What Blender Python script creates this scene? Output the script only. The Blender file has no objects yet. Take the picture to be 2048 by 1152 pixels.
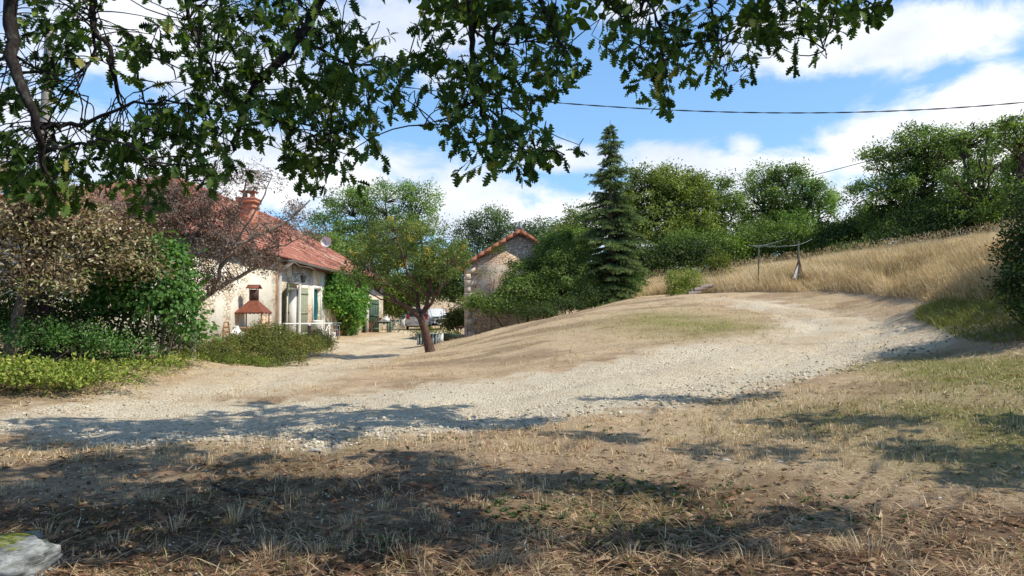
import bpy, math, random
import numpy as np
from math import sin, cos, pi, atan, radians, sqrt
rng = np.random.default_rng(11)
random.seed(5)
F = 1518.0; HZ = 632.0; CAMZ = 1.5
PITCH = atan((HZ - 576) / F)
SUN_AZ = radians(104); SUN_EL = radians(50)
SUN = np.array([cos(SUN_EL) * sin(SUN_AZ), cos(SUN_EL) * cos(SUN_AZ), sin(SUN_EL)])
scene = bpy.context.scene
col = scene.collection
A = np.array

def P(px, py, d):
    """survey point: photo pixel at a forward distance d -> metres"""
    u = (px - 1024) / F; v = (576 - py) / F
    Y = cos(PITCH) - v * sin(PITCH); Z = sin(PITCH) + v * cos(PITCH)
    return A([u * d / Y, d, CAMZ + Z * d / Y])

# ------------------------------------------------------------------ noise
def _hash(ix, iy, seed):
    h = (ix.astype(np.int64) * 374761393 + iy.astype(np.int64) * 668265263 + seed * 982451653) & 0xffffffff
    h = ((h ^ (h >> 13)) * 1274126177) & 0xffffffff
    return ((h ^ (h >> 16)) & 0xffff) / 65535.0
def vnoise(x, y, seed=0):
    x = np.asarray(x, float); y = np.asarray(y, float)
    ix = np.floor(x); iy = np.floor(y); fx = x - ix; fy = y - iy
    fx = fx * fx * (3 - 2 * fx); fy = fy * fy * (3 - 2 * fy)
    a = _hash(ix, iy, seed); b = _hash(ix + 1, iy, seed); c = _hash(ix, iy + 1, seed); d = _hash(ix + 1, iy + 1, seed)
    return (a * (1 - fx) + b * fx) * (1 - fy) + (c * (1 - fx) + d * fx) * fy
def fbm(x, y, seed=0, o=4):
    s = 0; a = .5; f = 1.0; t = 0
    for i in range(o):
        s = s + a * vnoise(x * f, y * f, seed + i * 17); t += a; a *= .5; f *= 2.03
    return s / t

# ------------------------------------------------------------------ terrain
_cp = [(0,830,11.5),(300,800,13.5),(400,745,19),(550,712,24.5),(640,698,29),(653,680,33),
 (0,725,14),(0,790,12.5),(380,712,18),(500,738,19.5),(300,735,16),(930,680,38),(855,703,27),
 (1000,660,28),(1140,625,31),(1290,597,34),(1400,590,33),(1220,602,36),(1000,800,13.1),(1000,750,16),(1000,700,21.5),
 (1200,715,17),(1200,650,24),(1400,680,19),(1400,630,25),(1500,655,21),(1600,600,28),(1750,610,25),(1850,645,19.5),
 (1900,680,16.5),(1700,735,15.5),(1500,780,13),(1300,815,11.5),(2040,700,14),(2040,800,9.5),(2040,640,16),(2060,560,18),(2010,512,24),
 (1420,585,31),(1650,580,29),(1800,600,24),(1900,590,21.5),(1300,578,45),(1450,563,46),(1560,547,46),(1700,528,44),(1850,508,40),(1990,495,36),
 (1000,850,10.3),(700,850,10.3),(1400,860,9.8),(1700,830,10.3)]
CP = [P(*c) for c in _cp]
CP = [(c[0], c[1], c[2]) for c in CP]
for y in (22, 26, 30, 35, 40, 46, 54): CP.append((-9.1, y, .48)); CP.append((-16, y, .5))
for x in (-14, -9, -6, -3, 0, 3, 6, 9):
    for y in (-12, -5, 0, 4, 7): CP.append((x, y, 0.0 if x < 7 else .05 + .02 * y))
CP += [(-5,62,.48),(-4,72,.6),(-2,60,.5),(0,50,.5),(-14,90,1.2),(0,90,1.5),(14,85,2.2),(-3,34,.25),(0,38,.45),(1,34,.9),(3,38,.8),(6,42,1.9),
 (12,58,3.6),(20,60,4.8),(30,58,5.2),(40,50,5.6),(10,90,3),(30,100,4.5),(60,100,5.5),(60,40,6.0),(40,20,5),(25,15,4.2),(15,10,1.6),(20,0,1.2),(16,-10,.5),
 (-30,20,1.2),(-30,50,1.2),(-40,0,.5),(-60,90,2.5),(-30,-30,0),(30,-30,.5),(0,-40,0),(-14,14,.9),(-20,10,.8)]
CP = A(CP)
_K = lambda r2: -np.sqrt(r2 + 4.0)
_n = len(CP)
_d2 = ((CP[:, None, :2] - CP[None, :, :2]) ** 2).sum(-1)
_M = np.zeros((_n + 3, _n + 3)); _M[:_n, :_n] = _K(_d2) + np.eye(_n) * .18
_M[:_n, _n] = 1; _M[:_n, _n+1:] = CP[:, :2]; _M[_n, :_n] = 1; _M[_n+1:, :_n] = CP[:, :2].T
_W = np.linalg.solve(_M, np.concatenate([CP[:, 2], [0, 0, 0]]))
def h0(x, y):
    x = np.asarray(x, float); y = np.asarray(y, float); sh = x.shape
    x = x.ravel(); y = y.ravel()
    r = np.hypot(x, y - 30); s = np.minimum(1, 75 / np.maximum(r, 1e-6))
    xc = x * s; yc = 30 + (y - 30) * s
    z = _W[_n] + _W[_n+1] * xc + _W[_n+2] * yc
    for i in range(_n):
        z = z + _W[i] * _K((xc - CP[i, 0]) ** 2 + (yc - CP[i, 1]) ** 2)
    far = np.clip((r - 75) / 600, 0, 1)
    z = z * (1 - far) + (4 + 30 * fbm(x / 400, y / 400, 3, 2)) * far
    return z.reshape(sh)
def h(x, y):
    x = np.asarray(x, float); y = np.asarray(y, float)
    near = np.clip(1.3 - np.hypot(x, y) / 60, 0, 1)
    b = .17 * (fbm(x * .55, y * .55, 21, 3) - .5) + .05 * (fbm(x * 3, y * 3, 5, 3) - .5)
    return h0(x, y) + b * near
def G(px, py, dmax=140):
    """where the sight line through a photo pixel meets the ground"""
    ds = np.geomspace(2.5, dmax, 700)
    pts = A([P(px, py, d) for d in ds])
    u = pts[:, 2] - h(pts[:, 0], pts[:, 1])
    i = np.argmax(u < 0)
    if u[i] >= 0: i = len(ds) - 1
    d = ds[i]
    if i > 0:
        a, b = u[i-1], u[i]
        if a > 0 and b < 0: d = ds[i-1] + (ds[i] - ds[i-1]) * a / (a - b)
    p = P(px, py, d); p[2] = float(h(p[0], p[1])); return p
def Z(x, y): return float(h(A([x]), A([y]))[0])
def inpoly(x, y, poly):
    ins = np.zeros(x.shape, bool); n = len(poly)
    for i in range(n):
        x1, y1 = poly[i]; x2, y2 = poly[(i + 1) % n]
        c = ((y1 > y) != (y2 > y)) & (x < (x2 - x1) * (y - y1) / (y2 - y1 + 1e-12) + x1)
        ins ^= c
    return ins
def pdist(x, y, poly, closed=True):
    d = np.full(x.shape, 1e9); n = len(poly)
    for i in range(n if closed else n - 1):
        ax, ay = poly[i]; bx, by = poly[(i + 1) % n]
        t = np.clip(((x-ax)*(bx-ax)+(y-ay)*(by-ay)) / ((bx-ax)**2+(by-ay)**2+1e-9), 0, 1)
        d = np.minimum(d, np.hypot(x-ax-t*(bx-ax), y-ay-t*(by-ay)))
    return d

# ------------------------------------------------------------------ materials
def newmat(name):
    m = bpy.data.materials.new(name); m.use_nodes = True
    nt = m.node_tree; nt.nodes.clear()
    return m, nt
class N:
    def __init__(s, nt): s.nt = nt
    def __call__(s, t, ins=None, **props):
        n = s.nt.nodes.new(t)
        for k, v in props.items(): setattr(n, k, v)
        for k, v in (ins or {}).items():
            if hasattr(v, 'links') or isinstance(v, bpy.types.NodeSocket): s.nt.links.new(v, n.inputs[k])
            else: n.inputs[k].default_value = v
        return n
    def mix(s, f, a, b, mode='MIX'):
        n = s.nt.nodes.new('ShaderNodeMix'); n.data_type = 'RGBA'; n.blend_type = mode
        for i, v in ((0, f), (6, a), (7, b)):
            if isinstance(v, bpy.types.NodeSocket): s.nt.links.new(v, n.inputs[i])
            else: n.inputs[i].default_value = v if i == 0 else (*v[:3], 1)
        return n.outputs[2]
    def math(s, op, a, b=None, c=None, clamp=False):
        n = s.nt.nodes.new('ShaderNodeMath'); n.operation = op; n.use_clamp = clamp
        for i, v in enumerate((a, b, c)):
            if v is None: continue
            if isinstance(v, bpy.types.NodeSocket): s.nt.links.new(v, n.inputs[i])
            else: n.inputs[i].default_value = v
        return n.outputs[0]
    def ramp(s, f, stops, interp='LINEAR'):
        n = s.nt.nodes.new('ShaderNodeValToRGB'); n.color_ramp.interpolation = interp
        e = n.color_ramp.elements
        while len(e) < len(stops): e.new(.5)
        for el, (p, c) in zip(e, stops): el.position = p; el.color = (*c[:3], 1) if hasattr(c, '__len__') else (c, c, c, 1)
        s.nt.links.new(f, n.inputs[0]); return n.outputs[0]
    def noise(s, vec, scale, detail=4, rough=.6):
        return s('ShaderNodeTexNoise', {'Vector': vec, 'Scale': scale, 'Detail': detail, 'Roughness': rough})
    def attr(s, name): return s('ShaderNodeAttribute', attribute_name=name)
    def out(s, sh): s('ShaderNodeOutputMaterial', {'Surface': sh})

def plain(name, c, rough=.6, metal=0, var=.25, scale=6, bump=0, spec=.4, c2=None, coat=0):
    m, nt = newmat(name); n = N(nt)
    tc = n('ShaderNodeTexCoord').outputs['Object']
    nz = n.noise(tc, scale, 5).outputs['Fac']
    c2 = c2 or tuple(x * (1 - var) for x in c)
    f = n.ramp(nz, [(.35, 0), (.65, 1)])
    cc = n.mix(f, c2, c)
    b = n('ShaderNodeBsdfPrincipled', {'Base Color': cc, 'Roughness': rough, 'Metallic': metal, 'Specular IOR Level': spec, 'Coat Weight': coat})
    if bump:
        bp = n('ShaderNodeBump', {'Height': n.noise(tc, scale * 4, 5).outputs['Fac'], 'Strength': bump, 'Distance': .02})
        nt.links.new(bp.outputs[0], b.inputs['Normal'])
    n.out(b.outputs[0]); return m

def leafmat(name, stops, transl=.3, rough=.55, tcol=(1.0, 1.15, .45), spec=.25):
    m, nt = newmat(name); n = N(nt)
    t = n.attr('tint').outputs['Fac']
    c = n.ramp(t, stops)
    b = n('ShaderNodeBsdfPrincipled', {'Base Color': c, 'Roughness': rough, 'Specular IOR Level': spec})
    tr = n('ShaderNodeBsdfTranslucent', {'Color': n.mix(1.0, c, tcol, 'MULTIPLY')})
    mx = n('ShaderNodeMixShader', {0: transl, 1: b.outputs[0], 2: tr.outputs[0]})
    n.out(mx.outputs[0]); return m

def bark(name, c1, c2, scale=9):
    m, nt = newmat(name); n = N(nt)
    tc = n('ShaderNodeTexCoord').outputs['Object']
    mp = n('ShaderNodeMapping', {'Vector': tc, 'Scale': (1, 1, .3)}).outputs[0]
    nz = n.noise(mp, scale * 3, 6, .7).outputs['Fac']
    l = n.noise(tc, scale * .5, 3).outputs['Fac']
    c = n.mix(n.ramp(nz, [(.35, 0), (.65, 1)]), c1, c2)
    c = n.mix(n.ramp(l, [(.55, 0), (.7, .5)]), c, (.22, .23, .18))
    b = n('ShaderNodeBsdfPrincipled', {'Base Color': c, 'Roughness': .9, 'Specular IOR Level': .15})
    bp = n('ShaderNodeBump', {'Height': nz, 'Strength': .9, 'Distance': .03})
    nt.links.new(bp.outputs[0], b.inputs['Normal']); n.out(b.outputs[0]); return m

# ------------------------------------------------------------------ meshes
class MB:
    """collects pieces of one mesh, in world metres"""
    def __init__(s): s.v = []; s.f = []; s.t = []; s.n = 0
    def add(s, v, f, t=None):
        v = np.asarray(v, float); s.v.append(v)
        f = [np.asarray(x) + s.n for x in f] if isinstance(f, list) else np.asarray(f) + s.n
        nf = len(f)
        s.f.append(f); s.t.append(np.full(nf, .5) if t is None else np.broadcast_to(np.asarray(t, float), (nf,)))
        s.n += len(v); return s
    def box(s, lo, hi, rot=0, c=None, R=None):
        lo = A(lo, float); hi = A(hi, float)
        v = A([[x, y, z] for x in (lo[0], hi[0]) for y in (lo[1], hi[1]) for z in (lo[2], hi[2])])
        if R is not None or rot:
            c = (lo + hi) / 2 if c is None else A(c, float)
            if R is None: R = A([[cos(rot), -sin(rot), 0], [sin(rot), cos(rot), 0], [0, 0, 1]])
            v = (v - c) @ R.T + c
        return s.add(v, A([[0,1,3,2],[4,6,7,5],[0,4,5,1],[2,3,7,6],[0,2,6,4],[1,5,7,3]]))
    def tube(s, pts, r, k=6, cap=True, t=None):
        pts = np.asarray(pts, float); n = len(pts)
        r = np.broadcast_to(np.asarray(r, float), (n,)) if np.ndim(r) else np.full(n, float(r))
        T = np.gradient(pts, axis=0); T /= np.linalg.norm(T, axis=1)[:, None] + 1e-9
        ref = A([0, 0, 1.]) if abs(T[:, 2]).mean() < .8 else A([1., 0, 0])
        U = np.cross(T, ref); U /= np.linalg.norm(U, axis=1)[:, None] + 1e-9; V = np.cross(T, U)
        a = np.arange(k) * 2 * pi / k
        ring = pts[:, None] + r[:, None, None] * (U[:, None] * np.cos(a)[None, :, None] + V[:, None] * np.sin(a)[None, :, None])
        v = ring.reshape(-1, 3)
        i = np.arange(n - 1)[:, None] * k; j = np.arange(k)[None]; j2 = (j + 1) % k
        f = np.stack([i + j, i + j2, i + k + j2, i + k + j], -1).reshape(-1, 4)
        s.add(v, f, t)
        if cap and k > 4: s.add(ring[0], [np.arange(k)[::-1]], t); s.add(ring[-1], [np.arange(k)], t)
        return s
    def bar(s, a, b, r, k=6): return s.tube([a, b], r, k)
    def lathe(s, c, prof, k=16, axis='z'):
        a = np.arange(k) * 2 * pi / k; prof = np.asarray(prof, float); n = len(prof)
        L = np.stack([prof[:, 0, None] * np.cos(a), prof[:, 0, None] * np.sin(a), np.repeat(prof[:, 1, None], k, 1)], -1)
        if axis == 'x': L = L[..., [2, 0, 1]]
        if axis == 'y': L = L[..., [0, 2, 1]]
        i = np.arange(n - 1)[:, None] * k; j = np.arange(k)[None]; j2 = (j + 1) % k
        f = np.stack([i + j, i + j2, i + k + j2, i + k + j], -1).reshape(-1, 4)
        s.add(L.reshape(-1, 3) + A(c), f)
        s.add(L[0] + A(c), [np.arange(k)[::-1]]); s.add(L[-1] + A(c), [np.arange(k)]); return s
    def quad(s, a, b, c, d, thick=0, nrm=None):
        q = A([a, b, c, d], float)
        if not thick: return s.add(q, A([[0, 1, 2, 3]]))
        nn = np.cross(q[1] - q[0], q[3] - q[0]) if nrm is None else A(nrm, float); nn = nn / np.linalg.norm(nn) * thick
        return s.add(np.concatenate([q, q + nn]), A([[3,2,1,0],[4,5,6,7],[0,1,5,4],[1,2,6,5],[2,3,7,6],[3,0,4,7]]))
    def build(s, name, mat, parent=None, smooth=False, rot=False, **props):
        V = np.concatenate(s.v); T = np.concatenate(s.t)
        if parent is not None: V = V - A(parent.matrix_local_loc) if hasattr(parent, 'matrix_local_loc') else V - A(wloc(parent))
        me = bpy.data.meshes.new(name)
        cnt = []; idx = []
        for f in s.f:
            if isinstance(f, list):
                for x in f: cnt.append(A([len(x)])); idx.append(x)
            else: cnt.append(np.full(len(f), f.shape[1])); idx.append(f.ravel())
        cnt = np.concatenate(cnt).astype(np.int32); idx = np.concatenate(idx).astype(np.int32)
        me.vertices.add(len(V)); me.vertices.foreach_set('co', V.astype(np.float32).ravel())
        me.loops.add(len(idx)); me.loops.foreach_set('vertex_index', idx)
        me.polygons.add(len(cnt)); st = np.concatenate([[0], np.cumsum(cnt)[:-1]]).astype(np.int32)
        me.polygons.foreach_set('loop_start', st)
        try: me.polygons.foreach_set('loop_total', cnt)
        except Exception: pass
        at = me.attributes.new('tint', 'FLOAT', 'FACE'); at.data.foreach_set('value', T.astype(np.float32))
        me.update(calc_edges=True)
        if smooth: me.polygons.foreach_set('use_smooth', np.ones(len(cnt), bool))
        me.materials.append(mat)
        o = bpy.data.objects.new(name, me); col.objects.link(o)
        if parent is not None: o.parent = parent
        for k, v in props.items(): o[k] = v
        return o
def wloc(o):
    p = A([0., 0, 0])
    while o is not None: p = p + A(o.location); o = o.parent
    return p
def thing(name, label, cat, loc, group=None):
    o = bpy.data.objects.new(name, None); o.empty_display_size = .2; col.objects.link(o)
    o.location = [float(c) for c in loc]; o['label'] = label; o['category'] = cat
    if group: o['group'] = group
    return o
def tag(o, label, cat, group=None):
    o['label'] = label; o['category'] = cat
    if group: o['group'] = group
    return o
def dup(o, loc=None, rotz=None, label=None, parent=None):
    c = o.copy(); col.objects.link(c)
    if parent is not None: c.parent = parent
    if loc is not None: c.location = [float(v) for v in loc]
    if rotz is not None: c.rotation_euler = (0, 0, rotz)
    if label: c['label'] = label
    for ch in list(o.children): dup(ch, parent=c)
    return c

# leaves ---------------------------------------------------------------
def T_rhomb(w=.5, fold=.12):
    v = A([[0,0,0],[.5,-w/2,fold],[1,0,-.1],[.5,w/2,fold]]); return v, A([[0,1,2],[0,2,3]])
def T_hex(w=.55, fold=.08):
    v = A([[0,0,0],[.3,-w/2,fold],[.72,-w*.38,fold],[1,0,-.12],[.72,w*.38,fold],[.3,w/2,fold]]); return v, A([[0,1,2,3],[0,3,4,5]])
def T_oak():
    xs = [0, .1, .18, .25, .36, .44, .54, .64, .73, .82, .92, 1.0]
    ws = [.012,.025,.17,.07,.28,.10,.36,.12,.32,.12,.18,.04]
    v = []
    for x, w in zip(xs, ws):
        z = -.18 * x * x
        v += [[x, 0, z], [x - .02, w, z + w * .35], [x - .02, -w, z + w * .35]]
    f = []
    for i in range(len(xs) - 1):
        a = 3 * i; b = a + 3
        f += [[a, b, b+1, a+1], [a, a+2, b+2, b]]
    return A(v), A(f)
def leaves(mb, tmpl, pos, size, direc, nrm, tint):
    """many leaves at once: direc = along the leaf, nrm = approx face normal"""
    tv, tf = tmpl; n = len(pos)
    D = direc / (np.linalg.norm(direc, axis=1)[:, None] + 1e-9)
    S = np.cross(nrm, D); S /= np.linalg.norm(S, axis=1)[:, None] + 1e-9
    Nn = np.cross(D, S)
    V = pos[:, None] + size[:, None, None] * (tv[None, :, 0, None] * D[:, None] + tv[None, :, 1, None] * S[:, None] + tv[None, :, 2, None] * Nn[:, None])
    k = len(tv)
    Fc = (np.arange(n)[:, None, None] * k + tf[None]).reshape(-1, tf.shape[1])
    mb.add(V.reshape(-1, 3), Fc, np.repeat(tint, len(tf)))
def rdir(n):
    v = rng.normal(size=(n, 3)); return v / np.linalg.norm(v, axis=1)[:, None]
def bez(a, b, c, n=5):
    t = np.linspace(0, 1, n)[:, None]; return (1-t)**2 * a + 2*t*(1-t) * b + t*t * c

def foliage(mb, tm, centers, cr, per, size, clump_t, flat=.7, up=.6, droop=0., bn=None):
    n = len(centers)
    ctr = np.repeat(centers, per, 0); r = np.repeat(cr, per)
    off = rng.normal(size=(n * per, 3)) * .55; off[:, 2] *= flat
    off *= np.minimum(1, 1.4 / (np.linalg.norm(off, axis=1)[:, None] + 1e-6))
    pos = ctr + off * r[:, None]
    D = off * 1.0 + rdir(n * per) * .9; D[:, 2] -= droop
    Nn = rdir(n * per) + A([0, 0, up]) + off * 1.1
    if bn is not None: Nn = Nn + np.repeat(bn, per, 0) * 1.1
    t = np.clip(np.repeat(clump_t, per) + rng.normal(size=n * per) * .13, 0, 1)
    leaves(mb, tm, pos, size * (.7 + .6 * rng.random(n * per)), D, Nn, t)

def tree(name, label, cat, base, lobes, leaf, barkm, trunk_r=.18, fork=.35, clumps=160, per=40, size=.16, cr=.55, tm=None,
         group=None, lean=(0, 0), hollow=.5, droop=.1, thin=.0, tint=(.3, .75), twigs=True, flat=.7, vis_limb=1.0, bottom=-.8, k=6, trunkname='trunk', wig=.06):
    """lobes: (x,y,z,rx,ry,rz) ellipsoids of the crown, world metres"""
    base = A(base, float); tm = tm or T_rhomb()
    root = thing(name, label, cat, base, group)
    wood = MB(); lv = MB()
    L = A(lobes, float)
    top = L[:, :3].mean(0); top[2] = L[:, 2].max()
    fk = base + (top - base) * A([fork, fork, 0]); fk[2] = base[2] + (top[2] - base[2]) * fork
    fk[:2] += lean
    tp = bez(base - A([0, 0, .15]), (base + fk) / 2 + rng.normal(size=3) * wig * (fk[2]-base[2]) * A([1,1,0]), fk, 7)
    wood.tube(tp, np.linspace(trunk_r * 1.25, trunk_r * .8, 7) * A([1.3, 1, 1, 1, 1, 1, 1]), 9)
    vol = (L[:, 3] * L[:, 4] * L[:, 5]) ** (2 / 3); nc = np.maximum(4, (clumps * vol / vol.sum()).astype(int))
    for li, l in enumerate(L):
        c = l[:3]; R = l[3:]
        start = fk if li % 3 else tp[5]
        mid = (start + c) / 2 + rng.normal(size=3) * .12 * np.linalg.norm(c - start); 
        limb = bez(start, mid, c + A([0, 0, .3]) * R, 9)
        limb[1:-1] += rng.normal(size=(7, 3)) * .03 * np.linalg.norm(c - start)
        lr = trunk_r * .55 * (R.mean() / L[:, 3:].mean()) ** .5 * vis_limb
        wood.tube(limb, np.linspace(lr, lr * .3, 9), 6)
        n = nc[li]
        d = rdir(n * 3); d = d[d[:, 2] > bottom][:n]; n = len(d)
        rr = hollow + (1 - hollow) * rng.random(n) ** .6
        rr *= .82 + .36 * rng.random(n)
        cc = c + d * rr[:, None] * R
        if thin > 0:
            kk = rng.random(n) > thin; cc = cc[kk]; d = d[kk]; n = len(cc)
        ct = tint[0] + (tint[1] - tint[0]) * rng.random(n)
        crs = cr * (.6 + .8 * rng.random(n))
        foliage(lv, tm, cc, crs, per, size, ct, flat=flat, droop=droop, bn=d)
        if twigs:
            for p_ in cc:
                i = int(min(8, max(2, np.argmin(np.linalg.norm(limb - p_, axis=1)) - 1)))
                q = bez(limb[i], (limb[i] + p_) / 2 + A([0, 0, .12]) * np.linalg.norm(p_ - limb[i]), p_, 4)
                wood.tube(q, np.linspace(lr * .28, lr * .08, 4), 3, cap=False)
    wood.build(trunkname, barkm, root, smooth=True)
    lv.build('crown', leaf, root)
    return root
def plobe(px, py, d, rx, ry, rd=None):
    c = P(px, py, d); s = d / F
    return (c[0], c[1], c[2], rx * s, (rd if rd is not None else rx * s), ry * s)

def bush(name, label, cat, base, lobes, leaf, barkm, clumps=80, per=40, size=.1, cr=.3, tm=None, group=None, stems=6, tint=(.3, .75), hollow=.45, droop=0., flat=.8, bottom=-.6, stemr=.02):
    base = A(base, float); root = thing(name, label, cat, base, group)
    tm = tm or T_rhomb(); wood = MB(); lv = MB(); L = A(lobes, float)
    vol = (L[:, 3] * L[:, 4] * L[:, 5]) ** (2 / 3); nc = np.maximum(3, (clumps * vol / vol.sum()).astype(int))
    for li, l in enumerate(L):
        c, R = l[:3], l[3:]
        for s_ in range(max(1, stems // len(L))):
            e = c + rng.normal(size=3) * R * .5
            b0 = A([base[0] + (c[0]-base[0]) * .6 + rng.normal() * .15, base[1] + (c[1]-base[1]) * .6 + rng.normal() * .1, 0]); b0[2] = Z(b0[0], b0[1]) - .05
            wood.tube(bez(b0, (b0 + e) / 2 + rng.normal(size=3) * .15, e, 6), np.linspace(stemr, stemr * .3, 6), 5)
        n = nc[li]; d = rdir(n * 3); d = d[d[:, 2] > bottom][:n]; n = len(d)
        cc = c + d * (hollow + (1 - hollow) * rng.random(n) ** .6)[:, None] * R * (.85 + .3 * rng.random(n))[:, None]
        foliage(lv, tm, cc, cr * (.6 + .8 * rng.random(n)), per, size, tint[0] + (tint[1] - tint[0]) * rng.random(n), flat=flat, droop=droop, bn=d)
    wood.build('stems', barkm, root, smooth=True); lv.build('foliage', leaf, root)
    return root
# ================================================================== camera, sun, sky
cam = bpy.data.cameras.new('camera'); cam.sensor_width = 36; cam.lens = 36 * F / 2048; cam.clip_end = 5000; cam.clip_start = .05
co = bpy.data.objects.new('camera', cam); col.objects.link(co)
co.location = (0, 0, CAMZ); co.rotation_euler = (pi / 2 + PITCH, 0, 0); scene.camera = co
sl = bpy.data.lights.new('sun', 'SUN'); sl.energy = 5.0; sl.angle = radians(.53); sl.color = (1, .925, .79)
so = bpy.data.objects.new('sun', sl); col.objects.link(so)
from mathutils import Vector
so.rotation_euler = Vector(SUN).to_track_quat('Z', 'Y').to_euler()
scene.view_settings.view_transform = 'Standard'; scene.view_settings.look = 'None'; scene.view_settings.exposure = 0
scene.cycles.use_denoising = True
scene.cycles.max_bounces = 6; scene.cycles.transparent_max_bounces = 8; scene.cycles.diffuse_bounces = 3; scene.cycles.glossy_bounces = 2; scene.cycles.transmission_bounces = 4

w = bpy.data.worlds.new('World'); scene.world = w; w.use_nodes = True
nt = w.node_tree; nt.nodes.clear(); n = N(nt)
sky = n('ShaderNodeTexSky', sky_type='NISHITA', sun_disc=False, sun_elevation=SUN_EL, sun_rotation=SUN_AZ, air_density=1.0, dust_density=.6, ozone_density=1.5)
tc = n('ShaderNodeTexCoord').outputs['Generated']
sp = n('ShaderNodeSeparateXYZ', {0: tc})
az = n.math('ARCTAN2', sp.outputs[0], sp.outputs[1]); el = n.math('ARCSINE', sp.outputs[2])
# clouds on a high flat layer so that they crowd towards the horizon
zc = n.math('ADD', n.math('MAXIMUM', sp.outputs[2], 0.0), .16)
cv = n('ShaderNodeCombineXYZ', {0: n.math('DIVIDE', sp.outputs[0], zc), 1: n.math('DIVIDE', sp.outputs[1], zc), 2: el})
nz1 = n.noise(cv.outputs[0], 1.25, 9, .6); nz1.inputs['Distortion'].default_value = .35
n1 = nz1.outputs['Fac']
dv = n('ShaderNodeMapping', {'Vector': tc, 'Scale': (1, 1, 1.8)}).outputs[0]
nz2 = n.noise(dv, 7.0, 9, .62); nz2.inputs['Distortion'].default_value = .4
n2 = nz2.outputs['Fac']
def azel(px, py):
    v = P(px, py, 1.0) - A([0, 0, CAMZ]); v /= np.linalg.norm(v)
    return math.atan2(v[0], v[1]), math.asin(v[2])
blobs = [(560,345,430,100,1.05),(960,400,240,85,.95),(1150,320,150,45,.9),(1320,325,150,45,.9),(260,90,420,120,.85),(800,50,230,75,.9),(640,200,160,60,.7),
 (880,170,90,50,.6),(1250,20,110,40,.8),(1800,75,330,62,1.0),(1560,40,120,40,.7),(1930,40,150,60,.6),(1990,200,115,62,1.0),(1730,300,110,75,.95),(1620,330,170,60,.75),(1490,290,46,34,.75),(1440,345,170,42,.85),
 (1780,420,320,70,.8),(1660,180,60,18,.4),(1720,235,50,45,.55),(2040,330,200,120,.9),(100,260,240,90,.9),(-500,200,500,200,.8),(2700,200,420,150,.7),(1250,430,560,80,.95),(1000,450,300,60,.9)]
tot = None
for px, py, rx, ry, s_ in blobs:
    a0, e0 = azel(px, py); ra = rx / F * .95; re = ry / F * .95
    da = n.math('DIVIDE', n.math('SUBTRACT', az, a0), ra); de = n.math('DIVIDE', n.math('SUBTRACT', el, e0), re)
    q = n.math('ADD', n.math('MULTIPLY', da, da), n.math('MULTIPLY', de, de))
    g = n.math('MULTIPLY', n.math('POWER', 2.718, n.math('MULTIPLY', q, -.8)), s_)
    tot = g if tot is None else n.math('MAXIMUM', tot, g)
# behind the viewer plain broken cloud
back = n('ShaderNodeMapRange', {0: sp.outputs[1], 1: .3, 2: -.1, 3: 0, 4: .22}).outputs[0]
tot = n.math('MAXIMUM', tot, back)
dens = n.math('ADD', tot, n.math('MULTIPLY', n.math('SUBTRACT', n2, .5), 1.7))
dens = n.math('ADD', dens, n.math('MULTIPLY', n.math('SUBTRACT', n1, .5), .5))
cl = n('ShaderNodeMapRange', {0: dens, 1: .34, 2: .82}, interpolation_type='SMOOTHSTEP').outputs[0]
shade = n.noise(n('ShaderNodeMapping', {'Vector': tc, 'Location': (.3, .1, .02), 'Scale': (1, 1, 2.2)}).outputs[0], 3.6, 6, .55).outputs['Fac']
sh2 = n.math('ADD', shade, n.math('MULTIPLY', az, .16))
cc = n.ramp(sh2, [(.32, (6.0, 6.9, 8.6)), (.48, (8.2, 8.8, 9.9)), (.6, (10.2, 10.3, 10.5))])
low_ = n('ShaderNodeMapRange', {0: el, 1: .45, 2: .8, 3: 1, 4: 0}).outputs[0]
skyc = n.mix(low_, sky.outputs[0], n.mix(1.0, sky.outputs[0], (1.15, 1.6, 1.9), 'MULTIPLY'))
hz = n('ShaderNodeMapRange', {0: el, 1: 0.0, 2: .42, 3: .6, 4: .15}).outputs[0]
skyc = n.mix(hz, skyc, (3.6, 6.0, 9.6))
cl = n.math('MULTIPLY', cl, n.math('ADD', n.math('MULTIPLY', low_, .8), .2))
fin = n.mix(cl, skyc, cc)
bg = n('ShaderNodeBackground', {'Color': fin, 'Strength': .112})
n('ShaderNodeOutputWorld', {'Surface': bg.outputs[0]})

# ================================================================== ground masks
def gp(pts): return [tuple(G(*p)[:2]) for p in pts]
main_px = [(-260,885),(0,868),(300,885),(560,885),(820,875),(1000,858),(1150,842),(1300,818),(1500,782),(1640,752),(1740,725),(1850,690),(1912,668),
 (1860,650),(1740,633),(1640,617),(1540,602),(1440,596),(1425,601),(1500,616),(1560,634),(1540,655),(1490,672),(1400,688),(1200,722),(1000,757),(800,775),(600,792),(470,800),(330,790),(200,800),(0,815),(-260,830)]
house_px = [(200,800),(330,768),(430,745),(560,718),(640,703),(662,685),(760,671),(800,662),(905,656),(915,648),(1000,648),(915,662),(862,680),(835,700),(770,722),(700,745),(640,762),(560,790),(400,800)]
ROAD = gp(main_px); HROAD = gp(house_px)
CENTRE = gp([(-200,850),(0,842),(400,838),(800,826),(1100,796),(1400,738),(1600,692),(1700,664),(1690,645),(1600,624),(1510,608),(1440,599)])
HCENTRE = gp([(300,800),(450,762),(560,738),(680,705),(760,688),(850,666),(900,652)])
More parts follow.
